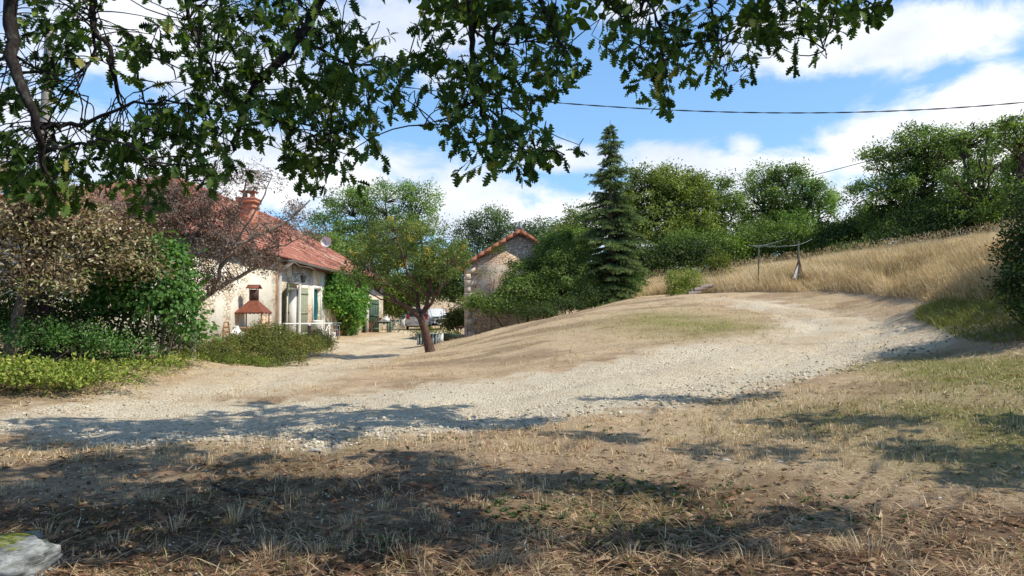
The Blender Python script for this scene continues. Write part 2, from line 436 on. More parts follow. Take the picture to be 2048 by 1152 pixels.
def masks(x, y):
    nz = (fbm(x * .9, y * .9, 31, 4) - .5); nf = (fbm(x * 4, y * 4, 33, 3) - .5)
    def soft(poly, wd, amp):
        d = pdist(x, y, poly); d = np.where(inpoly(x, y, poly), d, -d)
        return np.clip((d + nz * amp + nf * amp * .7) / wd + .5, 0, 1)
    road = soft(ROAD, .7, 1.6); hr = soft(HROAD, 1.0, 1.2) * .8
    road = np.maximum(road, hr)
    r = np.hypot(x, y)
    # grass strip between the wheel tracks and patches where the stones give way
    strip = np.clip((fbm(x * .35 + 7, y * .8, 77, 3) - .52) * 9, 0, 1) * np.clip((y - 14) / 6, 0, 1)
    road = road * (1 - .45 * strip)
    cd = pdist(x, y, CENTRE, False); up = np.clip((y - 15) / 5, 0, 1); inm = np.clip(1 - np.abs(x) / 40, 0, 1)
    mid_ = np.exp(-(cd / .42) ** 2) * np.clip(.35 + 2.2 * (fbm(x * 1.1, y * 1.1, 71, 3) - .4), 0, 1)
    road = road * (1 - .65 * mid_ * (.35 + .65 * up))
    out_ = np.clip((cd - 1.35 + nz * 1.2) / .5, 0, 1) * up * np.clip(.3 + 2.5 * (fbm(x * .8 + 4, y * .8, 73, 3) - .35), 0, 1)
    road = road * (1 - .75 * out_ * (x > 1))
    cd2 = pdist(x, y, HCENTRE, False); road = road * (1 - .6 * np.exp(-(cd2 / .45) ** 2) * np.clip(.4 + 2 * (fbm(x * 1.1, y * 1.1, 75, 3) - .4), 0, 1) * (y > 15))
    g = np.clip((fbm(x * .45, y * .45, 51, 4) - .52) * 5, 0, 1) * .14
    # greener patch on the mound, by the right bank and below the weeds on the left
    def blob(px, py, rx, ry, s=1.0):
        c = G(px, py); a = G(px + rx, py); b = G(px, py - ry); c2 = G(px, py + ry)
        sx = max(.3, abs(a[0] - c[0])); sy = max(.3, (b[1] - c2[1]) / 2)
        return s * np.exp(-((x - c[0]) / sx) ** 2 - ((y - c[1]) / sy) ** 2)
    gg = blob(1400,655,160,22,.95) + blob(1990,745,240,70,1.7) + blob(2040,850,140,70,1.0) + blob(1700,830,330,50,.5) + blob(1250,1010,170,50,.5) + blob(700,690,60,6,.5) + blob(1300,635,150,14,.45) + blob(1900,920,180,60,.5)
    g = np.clip(g + gg * (.5 + 1.0 * fbm(x * 1.7, y * 1.7, 9, 3)), 0, 1)
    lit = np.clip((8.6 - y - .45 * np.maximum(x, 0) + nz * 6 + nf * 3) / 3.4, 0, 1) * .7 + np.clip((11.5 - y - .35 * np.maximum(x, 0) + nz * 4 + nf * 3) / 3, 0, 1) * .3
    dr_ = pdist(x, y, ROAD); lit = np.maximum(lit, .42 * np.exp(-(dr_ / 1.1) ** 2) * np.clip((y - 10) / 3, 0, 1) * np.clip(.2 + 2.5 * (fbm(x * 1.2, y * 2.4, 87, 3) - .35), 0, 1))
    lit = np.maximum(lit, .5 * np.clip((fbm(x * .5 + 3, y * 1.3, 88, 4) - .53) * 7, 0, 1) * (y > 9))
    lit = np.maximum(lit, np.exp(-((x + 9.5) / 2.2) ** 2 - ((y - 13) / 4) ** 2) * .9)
    return road, g * (1 - road), lit * (1 - road)
def meadow_region(x, y):
    return inpoly(x, y, MEADOW)
MEADOW = [(6.0,39),(7.8,35.5),(8.5,31.8)] + gp([(1540,585),(1650,582),(1760,592),(1850,604),(1960,612)]) + [(13.2,17),(15,17)] + [(28,24),(34,40),(30,52),(16,56),(9,54),(7.5,46)]

xs = np.concatenate([-np.geomspace(46, 1200, 26)[::-1], -np.linspace(16, 45, 70)[::-1], np.arange(-15.9, 16, .1), np.linspace(16, 45, 80), np.geomspace(46, 1200, 26)])
ys = np.concatenate([-np.geomspace(12, 900, 16)[::-1], np.linspace(-11, 2, 30), np.arange(2.07, 14, .075), np.arange(14, 40, .14), np.arange(40, 95, .7), np.geomspace(96, 1800, 30)])
X, Y = np.meshgrid(xs, ys)
ZZ = h(X, Y)
R_, G_, L_ = masks(X.ravel(), Y.ravel())
# wheel ruts and loose stones make the drive uneven
_cd = pdist(X.ravel(), Y.ravel(), CENTRE, False).reshape(X.shape); _cd2 = pdist(X.ravel(), Y.ravel(), HCENTRE, False).reshape(X.shape)
ZZ = ZZ - .045 * np.exp(-((_cd - .8) / .22) ** 2) - .04 * np.exp(-((_cd2 - .8) / .22) ** 2) * (Y > 14) + .03 * np.exp(-(_cd / .35) ** 2)
ZZ = ZZ + (R_.reshape(X.shape) * .035 * (fbm(X * 7, Y * 7, 61, 2) - .5) + (1 - R_.reshape(X.shape)) * .05 * (fbm(X * 5, Y * 5, 63, 3) - .5)) * np.clip(1.2 - Y / 45, 0, 1)
ny, nx = X.shape
V = np.stack([X.ravel(), Y.ravel(), ZZ.ravel()], 1)
i = (np.arange(ny - 1)[:, None] * nx + np.arange(nx - 1)[None]).ravel()
Fq = np.stack([i, i + 1, i + nx + 1, i + nx], 1)
fr = R_[Fq].mean(1); cx = V[Fq].mean(1)
isroad = (fr > .5) & (cx[:, 1] < 60)
Mg, nt = newmat('dry_ground'); n = N(nt)
tcn = n('ShaderNodeNewGeometry').outputs['Position']
road = n.attr('road').outputs['Fac']; green = n.attr('green').outputs['Fac']; lit = n.attr('litter').outputs['Fac']
nb = n.noise(tcn, .5, 5).outputs['Fac']; nm = n.noise(tcn, 5, 6, .7).outputs['Fac']
st = n('ShaderNodeMapping', {'Vector': tcn, 'Scale': (9, 38, 9)}).outputs[0]
nfi = n.noise(st, 1.6, 6, .75).outputs['Fac']
nfn = n.noise(tcn, 75, 8, .8).outputs['Fac']
dry = n.mix(n.ramp(nfi, [(.34, 0), (.64, 1)]), (.34, .235, .135), (.80, .63, .42))
dry = n.mix(n.math('MULTIPLY', n.ramp(nb, [(.4, 0), (.62, 1)]), .45), dry, (.56, .40, .265))
dry = n.mix(n.math('MULTIPLY', n.ramp(nm, [(.55, 0), (.7, 1)]), .35), dry, (.27, .18, .11))
dry = n.mix(n.math('MULTIPLY', n.ramp(n.noise(tcn, 1.6, 5, .7).outputs['Fac'], [(.5, 0), (.68, 1)]), .4), dry, (.74, .62, .45))
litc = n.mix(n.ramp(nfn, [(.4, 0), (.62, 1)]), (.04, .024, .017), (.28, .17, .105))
gc = n.mix(n.ramp(nfi, [(.35, 0), (.65, 1)]), (.14, .14, .045), (.38, .34, .14))
vor = n('ShaderNodeTexVoronoi', {'Vector': tcn, 'Scale': 26.0}); vor2 = n('ShaderNodeTexVoronoi', {'Vector': tcn, 'Scale': 9.0})
bw = n('ShaderNodeSeparateColor', {0: vor.outputs['Color']}).outputs[0]
rc = n.mix(n.ramp(bw, [(0, 0), (1, 1)]), (.62, .52, .37), (.95, .87, .70))
rc = n.mix(n.ramp(nm, [(.42, 0), (.7, .8)]), rc, (.68, .55, .38))
rc = n.mix(n.math('MULTIPLY', n.ramp(vor.outputs['Distance'], [(.45, 0), (.8, 1)]), .6), rc, (.22, .17, .12))
rc = n.mix(n.ramp(nb, [(.45, 0), (.6, .5)]), rc, (.78, .71, .54))
mid = n.noise(n('ShaderNodeMapping', {'Vector': tcn, 'Scale': (1, 2.6, 1)}).outputs[0], 9, 6, .75).outputs['Fac']
dry = n.mix(n.math('MULTIPLY', n.ramp(mid, [(.48, 0), (.66, 1)]), .55), dry, (.30, .20, .115))
rc = n.mix(n.math('MULTIPLY', n.ramp(mid, [(.5, 0), (.7, 1)]), .5), rc, (.60, .47, .31))
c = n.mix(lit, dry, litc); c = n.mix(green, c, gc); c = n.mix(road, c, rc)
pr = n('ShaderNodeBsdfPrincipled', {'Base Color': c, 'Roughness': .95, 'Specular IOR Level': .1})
hgt = n.math('ADD', n.math('MULTIPLY', nfi, 1.0), n.math('MULTIPLY', nfn, .6))
hgt = n.math('ADD', hgt, n.math('MULTIPLY', n.math('MULTIPLY', vor.outputs['Distance'], road), -1.2))
bp = n('ShaderNodeBump', {'Height': hgt, 'Strength': 1.0, 'Distance': .03}); nt.links.new(bp.outputs[0], pr.inputs['Normal'])
n.out(pr.outputs[0])
for nm_, sel in (('ground', ~isroad), ('gravel_drive', isroad)):
    fs = Fq[sel]; used, inv = np.unique(fs, return_inverse=True)
    mb = MB(); mb.add(V[used], inv.reshape(-1, 4))
    o = mb.build(nm_, Mg, None, smooth=True, kind='structure')
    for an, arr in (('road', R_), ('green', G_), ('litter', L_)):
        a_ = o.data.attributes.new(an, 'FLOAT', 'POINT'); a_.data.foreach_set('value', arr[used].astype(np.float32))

# ================================================================== scatter
def fan(nn, d0, d1, pw=1.0, ang=.80, seed=0):
    """points on the ground in front of the viewer, thinner with distance"""
    u = rng.random(nn)
    if pw == 2: d = d0 * (d1 / d0) ** u
    elif pw == 1: d = d0 + (d1 - d0) * u
    else: d = np.sqrt(d0 * d0 + (d1 * d1 - d0 * d0) * u)
    t = (rng.random(nn) * 2 - 1) * ang
    return t * d, d
def blades(mb, x, y, z, L, wd, lean, azm, tint, bend=.4, segs=2):
    """thin strips growing from (x,y,z); lean 0 upright .. 1 lying"""
    nn = len(x); a = lean * pi / 2
    D = np.stack([np.sin(a) * np.cos(azm), np.sin(a) * np.sin(azm), np.cos(a)], 1)
    b = np.minimum(a + bend, pi / 2 * 1.05)
    D2 = np.stack([np.sin(b) * np.cos(azm), np.sin(b) * np.sin(azm), np.cos(b)], 1)
    sa = azm + pi / 2 + rng.normal(size=nn) * .5
    S = np.stack([np.cos(sa), np.sin(sa), np.zeros(nn)], 1) * (wd / 2)[:, None]
    p0 = np.stack([x, y, z], 1); p1 = p0 + D * (L * .55)[:, None]; p2 = p1 + D2 * (L * .45)[:, None]
    Vv = np.stack([p0 - S, p0 + S, p1 + S * .8, p1 - S * .8, p2], 1).reshape(-1, 3)
    k = np.arange(nn)[:, None] * 5
    # one fan-shaped sheet per blade as quad + triangle
    mb.add(Vv, k + A([[0, 1, 2, 3]]), tint)
    nb_ = mb.n - len(Vv)
    mb.f.append(k + A([[3, 2, 4]]) + nb_); mb.t.append(np.broadcast_to(tint, (nn,)))
M_straw = leafmat('straw', [(0, (.10, .055, .03)), (.25, (.30, .18, .10)), (.6, (.62, .45, .26)), (.85, (.78, .62, .39)), (1, (.84, .72, .50))], transl=.15, rough=.6, tcol=(1, .95, .7))
M_grass = leafmat('green_grass', [(0, (.07, .085, .022)), (.5, (.26, .27, .07)), (1, (.52, .47, .17))], transl=.25, rough=.6)
def zat(x, y): return h(x, y)
# lying straw and cut stalks
mb = MB()
for nn, d0, d1, sc in ((130000, 2.6, 14, 1.0), (30000, 10, 34, 2.0)):
    x, y = fan(nn, d0, d1, 2, .85)
    r, g, l = masks(x, y)
    keep = rng.random(nn) > r * .97 + .15 * l; x, y, l, g = x[keep], y[keep], l[keep], g[keep]; m = len(x)
    wisp = fbm(x * 1.3, y * 1.3, 91, 3)
    keep = rng.random(m) < .25 + 1.6 * np.clip(wisp - .35, 0, 1); x, y, l, g, wisp = x[keep], y[keep], l[keep], g[keep], wisp[keep]; m = len(x)
    bare = np.clip((fbm(x * 2.1, y * 2.1, 97, 3) - .42) * 6, 0, 1); keep = rng.random(m) < .15 + .85 * bare; x, y, l, g = x[keep], y[keep], l[keep], g[keep]; m = len(x)
    L = (.05 + .16 * rng.random(m) ** 2) * sc * .95; wd = (.003 + .0065 * rng.random(m) ** 1.5) * sc; L = L * (1 + .5 * (y < 6.5))
    blades(mb, x, y, zat(x, y) + .008 + .02 * rng.random(m), L, wd, .78 + .2 * rng.random(m), rng.random(m) * 6.28, np.clip(.62 + .24 * rng.normal(size=m) - .30 * l, 0, 1), .15)
tagk = dict(category='straw', kind='stuff', label='dry straw and cut stalks lying over the open ground')
mb.build('dry_straw', M_straw, None, **tagk)
# short standing dry stubble, in tufts
mb = MB()
for nn, d0, d1, hh, sc in ((3400, 2.6, 12, .085, 1.0), (11000, 8, 38, .07, 1.9)):
    x, y = fan(nn, d0, d1, 2, .85); r, g, l = masks(x, y); k_ = (rng.random(nn) > r * .985 + .25 * l) & (rng.random(nn) < .25 + 2.0 * np.clip(fbm(x * .8, y * .8, 93, 3) - .4, 0, 1)); x, y, l = x[k_], y[k_], l[k_]
    per = 16; m = len(x); tr = rng.random(m)
    sz = np.repeat((.4 + 1.3 * rng.random(m) ** 2.5), per)
    X2 = np.repeat(x, per) + rng.normal(size=m * per) * .035 * sz * sc; Y2 = np.repeat(y, per) + rng.normal(size=m * per) * .03 * sz * sc
    q = m * per
    blades(mb, X2, Y2, zat(X2, Y2) - .005, hh * sz * (.6 + .6 * rng.random(q)), (.003 + .003 * rng.random(q)) * sc, np.abs(rng.normal(size=q)) * .28, rng.random(q) * 6.28, np.clip(np.repeat(.55 + .3 * tr - .12 * l, per) + .1 * rng.normal(size=q), 0, 1), .35)
for tx, ty, ts, tn in ((380,925,1.2,60),(425,930,1.6,90),(90,1075,1.2,50),(350,1060,1.3,60),(470,1040,1.4,70),(540,1120,1.5,80),(640,1110,1.2,60),(1740,1115,1.9,110),(1690,935,1.6,80),(1360,935,1.3,60),(1560,1110,1.3,70),(1500,1130,1.4,70),(985,1135,1.5,80),(1885,1085,1.3,70),(1100,1085,1.0,50),(300,1000,1.2,60),(870,930,1.0,50),(1035,895,.9,40),(150,925,1.0,50),(1310,1020,1.0,40),(1950,1000,1.3,70),(700,1050,1.1,50),(240,1090,1.2,50),(820,1120,1.3,60),(1260,1120,1.3,60),(1620,1000,1.0,50)):
    g_0 = G(tx, ty); q = tn; rr = .05 * ts
    X2 = g_0[0] + rng.normal(size=q) * rr; Y2 = g_0[1] + rng.normal(size=q) * rr
    dx_, dy_ = X2 - g_0[0], Y2 - g_0[1]
    blades(mb, X2, Y2, zat(X2, Y2) - .005, (.06 + .05 * rng.random(q)) * ts, .003 + .003 * rng.random(q), np.clip(np.hypot(dx_, dy_) / rr * .22 + .05 * rng.random(q), 0, .8), np.arctan2(dy_, dx_), np.clip(.56 + .15 * rng.normal(size=q), 0, 1), .4)
mb.build('dry_grass', M_straw, None, category='grass', kind='stuff', label='short dry tufts of grass standing on the slope and by the drive')
# green grass where the ground is green
mb = MB()
for nn, d0, d1, sc in ((60000, 2.6, 16, 1.0), (52000, 9, 34, 1.8)):
    x, y = fan(nn, d0, d1, 2, .88); r, g, l = masks(x, y); k_ = rng.random(nn) < g * .95; x, y, g = x[k_], y[k_], g[k_]; m = len(x)
    blades(mb, x, y, zat(x, y) - .005, (.04 + .07 * rng.random(m)) * (1 + .15 * sc), (.004 + .004 * rng.random(m)) * sc, .15 + .5 * rng.random(m), rng.random(m) * 6.28, np.clip(.5 + .25 * rng.normal(size=m), 0, 1), .5)
mb.build('green_grass', M_grass, None, category='grass', kind='stuff', label='short yellow green grass on the mound and the right bank')
# stones of the drive
ico_v = []; g_ = (1 + 5 ** .5) / 2
for a_ in (-1, 1):
    for b_ in (-g_, g_): ico_v += [(0, a_, b_), (a_, b_, 0), (b_, 0, a_)]
ico_v = A(ico_v, float); ico_v /= np.linalg.norm(ico_v[0])
ico_f = [(i_, j_, k_) for i_ in range(12) for j_ in range(i_ + 1, 12) for k_ in range(j_ + 1, 12)
         if all(np.linalg.norm(ico_v[a_] - ico_v[b_]) < 1.1 for a_, b_ in ((i_, j_), (j_, k_), (i_, k_)))]
ico_f = A([f if np.dot(np.cross(ico_v[f[1]] - ico_v[f[0]], ico_v[f[2]] - ico_v[f[0]]), ico_v[f[0]]) > 0 else (f[0], f[2], f[1]) for f in ico_f])
def stones(mb, x, y, s, sink=.35):
    m = len(x); z = zat(x, y)
    V_ = ico_v[None] * (1 + .28 * rng.normal(size=(m, 12, 1))) * (s[:, None] * (1 + .35 * rng.normal(size=(m, 3)).clip(-1.5, 1.5)))[:, None] * A([1, 1, .62])
    a_ = rng.random(m) * 6.28; c_, s_ = np.cos(a_), np.sin(a_)
    Vr = np.stack([V_[..., 0] * c_[:, None] - V_[..., 1] * s_[:, None], V_[..., 0] * s_[:, None] + V_[..., 1] * c_[:, None], V_[..., 2]], -1)
    Vr += np.stack([x, y, z + s * .62 * (1 - 2 * sink) + .008], 1)[:, None]
    mb.add(Vr.reshape(-1, 3), (np.arange(m)[:, None, None] * 12 + ico_f[None]).reshape(-1, 3), np.repeat(rng.random(m), 20))
M_stone = leafmat('limestone_chips', [(0, (.32, .26, .19)), (.5, (.58, .50, .38)), (1, (.78, .72, .60))], transl=0, rough=.9, spec=.1)
mb = MB(); x, y = fan(52000, 7, 30, 2, .85); r, g, l = masks(x, y)
near = pdist(x, y, gp([(0,868),(300,885),(560,885),(820,875),(1000,858),(1150,842),(1300,818),(1500,782),(1740,725)]), False)
k_ = (rng.random(len(x)) < r * (.10 + .75 * np.exp(-(near / .9) ** 2)) + .006) ; x, y, near = x[k_], y[k_], near[k_]
stones(mb, x, y, (.006 + .014 * rng.random(len(x)) ** 2) * (1 + .5 * np.exp(-near)) * (.8 + y / 40))
x, y = fan(9000, 2.6, 12, 2, .85); r, g, l = masks(x, y); k_ = rng.random(len(x)) > r; x, y = x[k_], y[k_]; stones(mb, x, y, .003 + .009 * rng.random(len(x)) ** 3)
mb.build('loose_stones', M_stone, None, category='gravel', kind='stuff', label='loose pale limestone chips along the drive')
# low green weeds in the shade
M_weedlow = leafmat('low_weed_leaf', [(0, (.03, .06, .025)), (.5, (.08, .14, .05)), (1, (.17, .24, .09))], .25)
mb = MB()
for wx_, wy_, ws_, wn_ in ((1100,1020,.35,26),(1220,975,.3,26),(1330,985,.35,26),(1160,1055,.3,20),(1040,1035,.2,14),(1300,1060,.25,14),(740,1090,.18,14),(1660,1010,.25,16),(1760,1050,.18,10),(1240,1100,.22,14),(900,880,.3,14),(1180,860,.3,12),(1500,800,.5,24),(1820,700,.5,26),(1700,740,.4,14),(1560,770,.4,10),(520,1000,.15,8),(1420,1070,.25,14),(980,1010,.2,10)):
    g_0 = G(wx_, wy_); cc_ = g_0 + rng.normal(size=(wn_, 3)) * A([ws_, ws_ * .8, 0]); cc_[:, 2] = zat(cc_[:, 0], cc_[:, 1])
    for k_ in range(9):
        a_ = rng.random(wn_) * 6.28; D_ = np.stack([np.cos(a_), np.sin(a_), .5 + .5 * rng.random(wn_)], 1)
        leaves(mb, T_hex(.4), cc_ + A([0, 0, .003]), .02 + .035 * rng.random(wn_), D_, rdir(wn_) * .3 + A([0, 0, 1.]), np.clip(.5 + .25 * rng.normal(size=wn_), 0, 1))
mb.build('low_weeds', M_weedlow, None, category='weeds', kind='stuff', label='low green weeds scattered in the shaded foreground and along the drive')
# fallen oak leaves
M_dead = leafmat('dead_leaf', [(0, (.05, .028, .018)), (.4, (.17, .085, .045)), (.75, (.30, .17, .09)), (1, (.42, .30, .18))], transl=.1, rough=.7)
mb = MB(); x, y = fan(16000, 2.6, 13, 2, .85); r, g, l = masks(x, y); k_ = rng.random(len(x)) < (.06 + l * .9) * (1 - .8 * r); x, y = x[k_], y[k_]; m = len(x)
dd = rdir(m); dd[:, 2] *= .25; nn_ = rdir(m) * .45 + A([0, 0, 1.])
leaves(mb, T_oak(), np.stack([x, y, zat(x, y) + .012 + .015 * rng.random(m)], 1), .035 + .06 * rng.random(m), dd, nn_, rng.random(m))
x, y = fan(26000, 2.6, 16, 2, .85); r, g, l = masks(x, y); k_ = rng.random(len(x)) < (.12 + l * .85) * (1 - .9 * r); x, y = x[k_], y[k_]; m = len(x)
dd = rdir(m); dd[:, 2] *= .3; nn_ = rdir(m) * .6 + A([0, 0, 1.])
leaves(mb, T_rhomb(.6, .1), np.stack([x, y, zat(x, y) + .008 + .01 * rng.random(m)], 1), .012 + .022 * rng.random(m), dd, nn_, rng.random(m))
mb.build('fallen_leaves', M_dead, None, category='leaves', kind='stuff', label='brown fallen oak leaves littering the shaded ground')
# tall dry meadow
M_mead = leafmat('meadow_straw', [(0, (.34, .25, .14)), (.12, (.30, .30, .13)), (.2, (.44, .33, .18)), (.5, (.62, .49, .29)), (1, (.80, .68, .47))], transl=.25, rough=.6, tcol=(1, .9, .6))
bx = A(MEADOW); nn = 330000
x = rng.uniform(bx[:, 0].min(), bx[:, 0].max(), nn); y = rng.uniform(bx[:, 1].min(), bx[:, 1].max(), nn)
k_ = inpoly(x, y, MEADOW) & (x < .80 * y + 1); x, y = x[k_], y[k_]
ed = np.minimum(1, pdist(x, y, MEADOW) / 1.2 + .35 + .25 * rng.random(len(x))); m = len(x)
mb = MB(); cl_ = fbm(x * .7, y * .7, 44, 3)
flat_ = np.clip((fbm(x * .5, y * .5, 47, 3) - .56) * 8, 0, 1)
hb = (.42 + .42 * cl_ + .24 * rng.random(m)) * ed * (1 - .45 * flat_)
tt = np.clip(.5 + 1.3 * (cl_ - .5) + .18 * rng.normal(size=m) - .25 * flat_, 0, 1)
azm = rng.normal(size=m) * .9 + 2.6
blades(mb, x, y, zat(x, y) - .03, hb, .012 + .012 * rng.random(m), .05 + .2 * np.abs(rng.normal(size=m)) + .5 * flat_ * rng.random(m), azm, tt, .35)
# a few higher seed heads
k_ = rng.random(m) < .05; xx, yy, hh_, aa = x[k_], y[k_], hb[k_], azm[k_]; q = len(xx)
blades(mb, xx, yy, zat(xx, yy), hh_ * 1.35, np.full(q, .008), .1 + .15 * rng.random(q), aa, np.full(q, .55), .3)
tp = np.stack([xx + .12 * np.cos(aa), yy + .12 * np.sin(aa), zat(xx, yy) + hh_ * 1.2], 1)
leaves(mb, T_rhomb(.22, .03), tp, np.full(q, .11), np.stack([np.cos(aa) * .4, np.sin(aa) * .4, np.ones(q)], 1) + rdir(q) * .2, rdir(q), np.clip(.42 + .15 * rng.normal(size=q), .22, .7))
mb.build('tall_meadow_grass', M_mead, None, category='grass', kind='stuff', label='tall dry golden grass of the hillside meadow')
# ================================================================== building materials
def wallmat(name, base, stone, mortar, bscale=5.0, plaster=.5, bump=.6, light=None):
    m, nt = newmat(name); n = N(nt)
    tc = n('ShaderNodeTexCoord').outputs['Object']
    mp = n('ShaderNodeMapping', {'Vector': tc, 'Scale': (1, 1, 1.9)}).outputs[0]
    ds = n.noise(tc, 3, 3).outputs['Color']
    mp = n.mix(.07, mp, ds, 'ADD')
    vo = n('ShaderNodeTexVoronoi', {'Vector': mp, 'Scale': bscale}, feature='F1')
    ve = n('ShaderNodeTexVoronoi', {'Vector': mp, 'Scale': bscale}, feature='DISTANCE_TO_EDGE')
    r = n('ShaderNodeSeparateColor', {0: vo.outputs['Color']}).outputs[0]
    sc = n.mix(r, stone, base); g = n('ShaderNodeSeparateColor', {0: vo.outputs['Color']}).outputs[1]
    sc = n.mix(n.ramp(g, [(.8, 0), (1, .6)]), sc, (.45, .26, .16))
    ed = n.ramp(ve.outputs['Distance'], [(.0, 1), (.09, 0)])
    sc = n.mix(n.math('MULTIPLY', ed, .8), sc, mortar)
    fine = n.noise(tc, 22, 6, .7).outputs['Fac']; big = n.noise(tc, .7, 5, .6).outputs['Fac']
    pf = n.ramp(n.math('ADD', big, n.math('MULTIPLY', n.math('SUBTRACT', fine, .5), .35)), [(.58 - plaster * .3, 0), (.66 - plaster * .3, 1)])
    c = n.mix(pf, sc, n.mix(n.ramp(fine, [(.35, 0), (.65, 1)]), tuple(v * .85 for v in (light or base)), light or base))
    c = n.mix(n.math('MULTIPLY', n.ramp(n.noise(tc, 1.7, 6, .7).outputs['Fac'], [(.5, 0), (.72, 1)]), .4), c, tuple(v * .6 for v in base))
    b = n('ShaderNodeBsdfPrincipled', {'Base Color': c, 'Roughness': .95, 'Specular IOR Level': .1})
    hh = n.math('ADD', n.math('MULTIPLY', ed, n.math('MULTIPLY', n.math('SUBTRACT', 1.0, pf), -1.0)), n.math('MULTIPLY', fine, .5))
    bp = n('ShaderNodeBump', {'Height': hh, 'Strength': bump, 'Distance': .05}); nt.links.new(bp.outputs[0], b.inputs['Normal'])
    n.out(b.outputs[0]); return m
M_wall = wallmat('cream_rubble_wall', (.88, .79, .62), (.74, .62, .46), (.50, .40, .29), 4.6, .42, .7, (.92, .87, .74))
M_barn = wallmat('barn_stone_wall', (.92, .70, .50), (.74, .52, .36), (.44, .31, .22), 4.6, .2, .8, (.90, .74, .58))
def brickmat(name, c1, c2, mo, scale=8):
    m, nt = newmat(name); n = N(nt)
    tc = n('ShaderNodeTexCoord').outputs['Object']
    mp = n('ShaderNodeMapping', {'Vector': tc, 'Rotation': (pi / 2, 0, 0)}).outputs[0]
    # sum x+y so both faces carry courses
    s = n('ShaderNodeSeparateXYZ', {0: tc}); v = n('ShaderNodeCombineXYZ', {0: n.math('ADD', s.outputs[0], s.outputs[1]), 1: s.outputs[2]}).outputs[0]
    b_ = n('ShaderNodeTexBrick', {'Vector': v, 'Color1': (*c1, 1), 'Color2': (*c2, 1), 'Mortar': (*mo, 1), 'Scale': scale, 'Mortar Size': .03, 'Row Height': .5, 'Brick Width': 1.4})
    c = n.mix(n.math('MULTIPLY', n.ramp(n.noise(tc, 6, 5).outputs['Fac'], [(.4, 0), (.7, 1)]), .5), b_.outputs['Color'], (.5, .36, .27))
    p = n('ShaderNodeBsdfPrincipled', {'Base Color': c, 'Roughness': .9, 'Specular IOR Level': .1})
    bp = n('ShaderNodeBump', {'Height': b_.outputs['Fac'], 'Strength': .6, 'Distance': -.02}); nt.links.new(bp.outputs[0], p.inputs['Normal'])
    n.out(p.outputs[0]); return m
M_brick = brickmat('red_chimney_brick', (.52, .17, .09), (.62, .26, .15), (.5, .33, .24))
M_tile = leafmat('roof_tiles', [(0, (.12, .06, .05)), (.25, (.28, .105, .08)), (.6, (.41, .18, .125)), (.85, (.50, .27, .195)), (1, (.50, .42, .35))], transl=0, rough=.9, spec=.1)
M_green = plain('sage_green_paint', (.15, .24, .15), .6, var=.3, scale=5, bump=.1)
M_greend = plain('dark_green_paint', (.085, .16, .11), .6, var=.3, scale=5)
M_teal = plain('teal_paint', (.02, .20, .20), .5, var=.5, scale=3)
M_white = plain('chalky_white', (.80, .79, .76), .6, var=.08, scale=5)
M_dirtyw = plain('dull_white_plastic', (.72, .72, .70), .5, var=.12)
M_brownwood = plain('brown_wood', (.16, .09, .055), .8, var=.4, scale=8, bump=.3)
M_ochre = plain('ochre_timber', (.42, .25, .12), .85, var=.35, scale=6, bump=.3)
M_rust = plain('rusty_sheet', (.26, .085, .05), .8, metal=.1, var=.35, scale=9, bump=.2)
M_rustd = plain('sooty_iron', (.10, .05, .045), .8, metal=.1, var=.4, scale=9)
M_zinc = plain('weathered_zinc', (.30, .32, .33), .45, metal=.4, var=.2)
M_darkmetal = plain('dark_metal', (.04, .04, .04), .5, metal=.3)
M_glassd = plain('dim_glass', (.02, .03, .035), .08, var=.3, spec=.8)
M_doorpale = plain('pale_pink_door', (.62, .46, .38), .7, var=.15, scale=4)
M_curtain = plain('pale_recess', (.55, .50, .44), .9)

# ---------------------------------------------------------------- farmhouse
xf = -9.1; hy0, hy1 = 20.5, 53.6; hW = 13.6; ez = 3.9; rz = 7.95; ry0 = 35.0; rx = xf - hW / 2
house = thing('farmhouse', 'long low stone farmhouse with red tiled roof, brick chimney and green shutters', 'house', (xf, 30, .3))
fy = lambda px: 9.1 * F / (1024 - px)
mb = MB()
# facade as a wall with real openings, built from piers and lintels (openings: y0,y1,z0,z1)
ops = [(30.72, 31.95, .35, 2.72), (31.35, 31.85, 3.22, 3.62), (34.75, 36.0, 1.3, 2.75), (41.6, 42.7, 1.2, 2.5), (47.1, 48.3, .3, 2.5)]
def facade(x0, x1, ya, yb, za, zb, ops):
    ycut = sorted({ya, yb, *[o[0] for o in ops], *[o[1] for o in ops]})
    for a, b in zip(ycut[:-1], ycut[1:]):
        if b - a < 1e-4: continue
        zs = [(o[2], o[3]) for o in ops if o[0] < (a + b) / 2 < o[1]]; z = za
        for z0, z1 in sorted(zs):
            if z0 > z: mb.box((x0, a, z), (x1, b, z0))
            z = z1
        mb.box((x0, a, z), (x1, b, zb))
facade(xf - .5, xf, 29.02, hy1, -.2, ez, ops)
mb.box((xf - .5, hy0, -.2), (xf + .13, 28.78, ez))           # the older near wing stands slightly proud
mb.box((xf - hW, hy0, -.2), (xf - .5, hy0 + .5, ez)); mb.box((xf - hW, hy0 + .5, -.2), (xf - hW + .5, hy1, ez))
mb.box((xf - hW + .5, hy1 - .5, -.2), (xf - .5, hy1, ez))
mb.add([[xf - .02, hy1 - .01, ez], [xf - hW, hy1 - .01, ez], [rx, hy1 - .01, rz - .12]], [A([0, 1, 2])])
mb.build('wall', M_wall, house)
mb = MB(); mb.box((xf - .45, 28.78, -.2), (xf + .17, 28.97, ez - .02)); mb.build('corner_post', plain('dull_brick_quoin', (.36, .22, .13), .9, var=.4, scale=4, bump=.4), house)
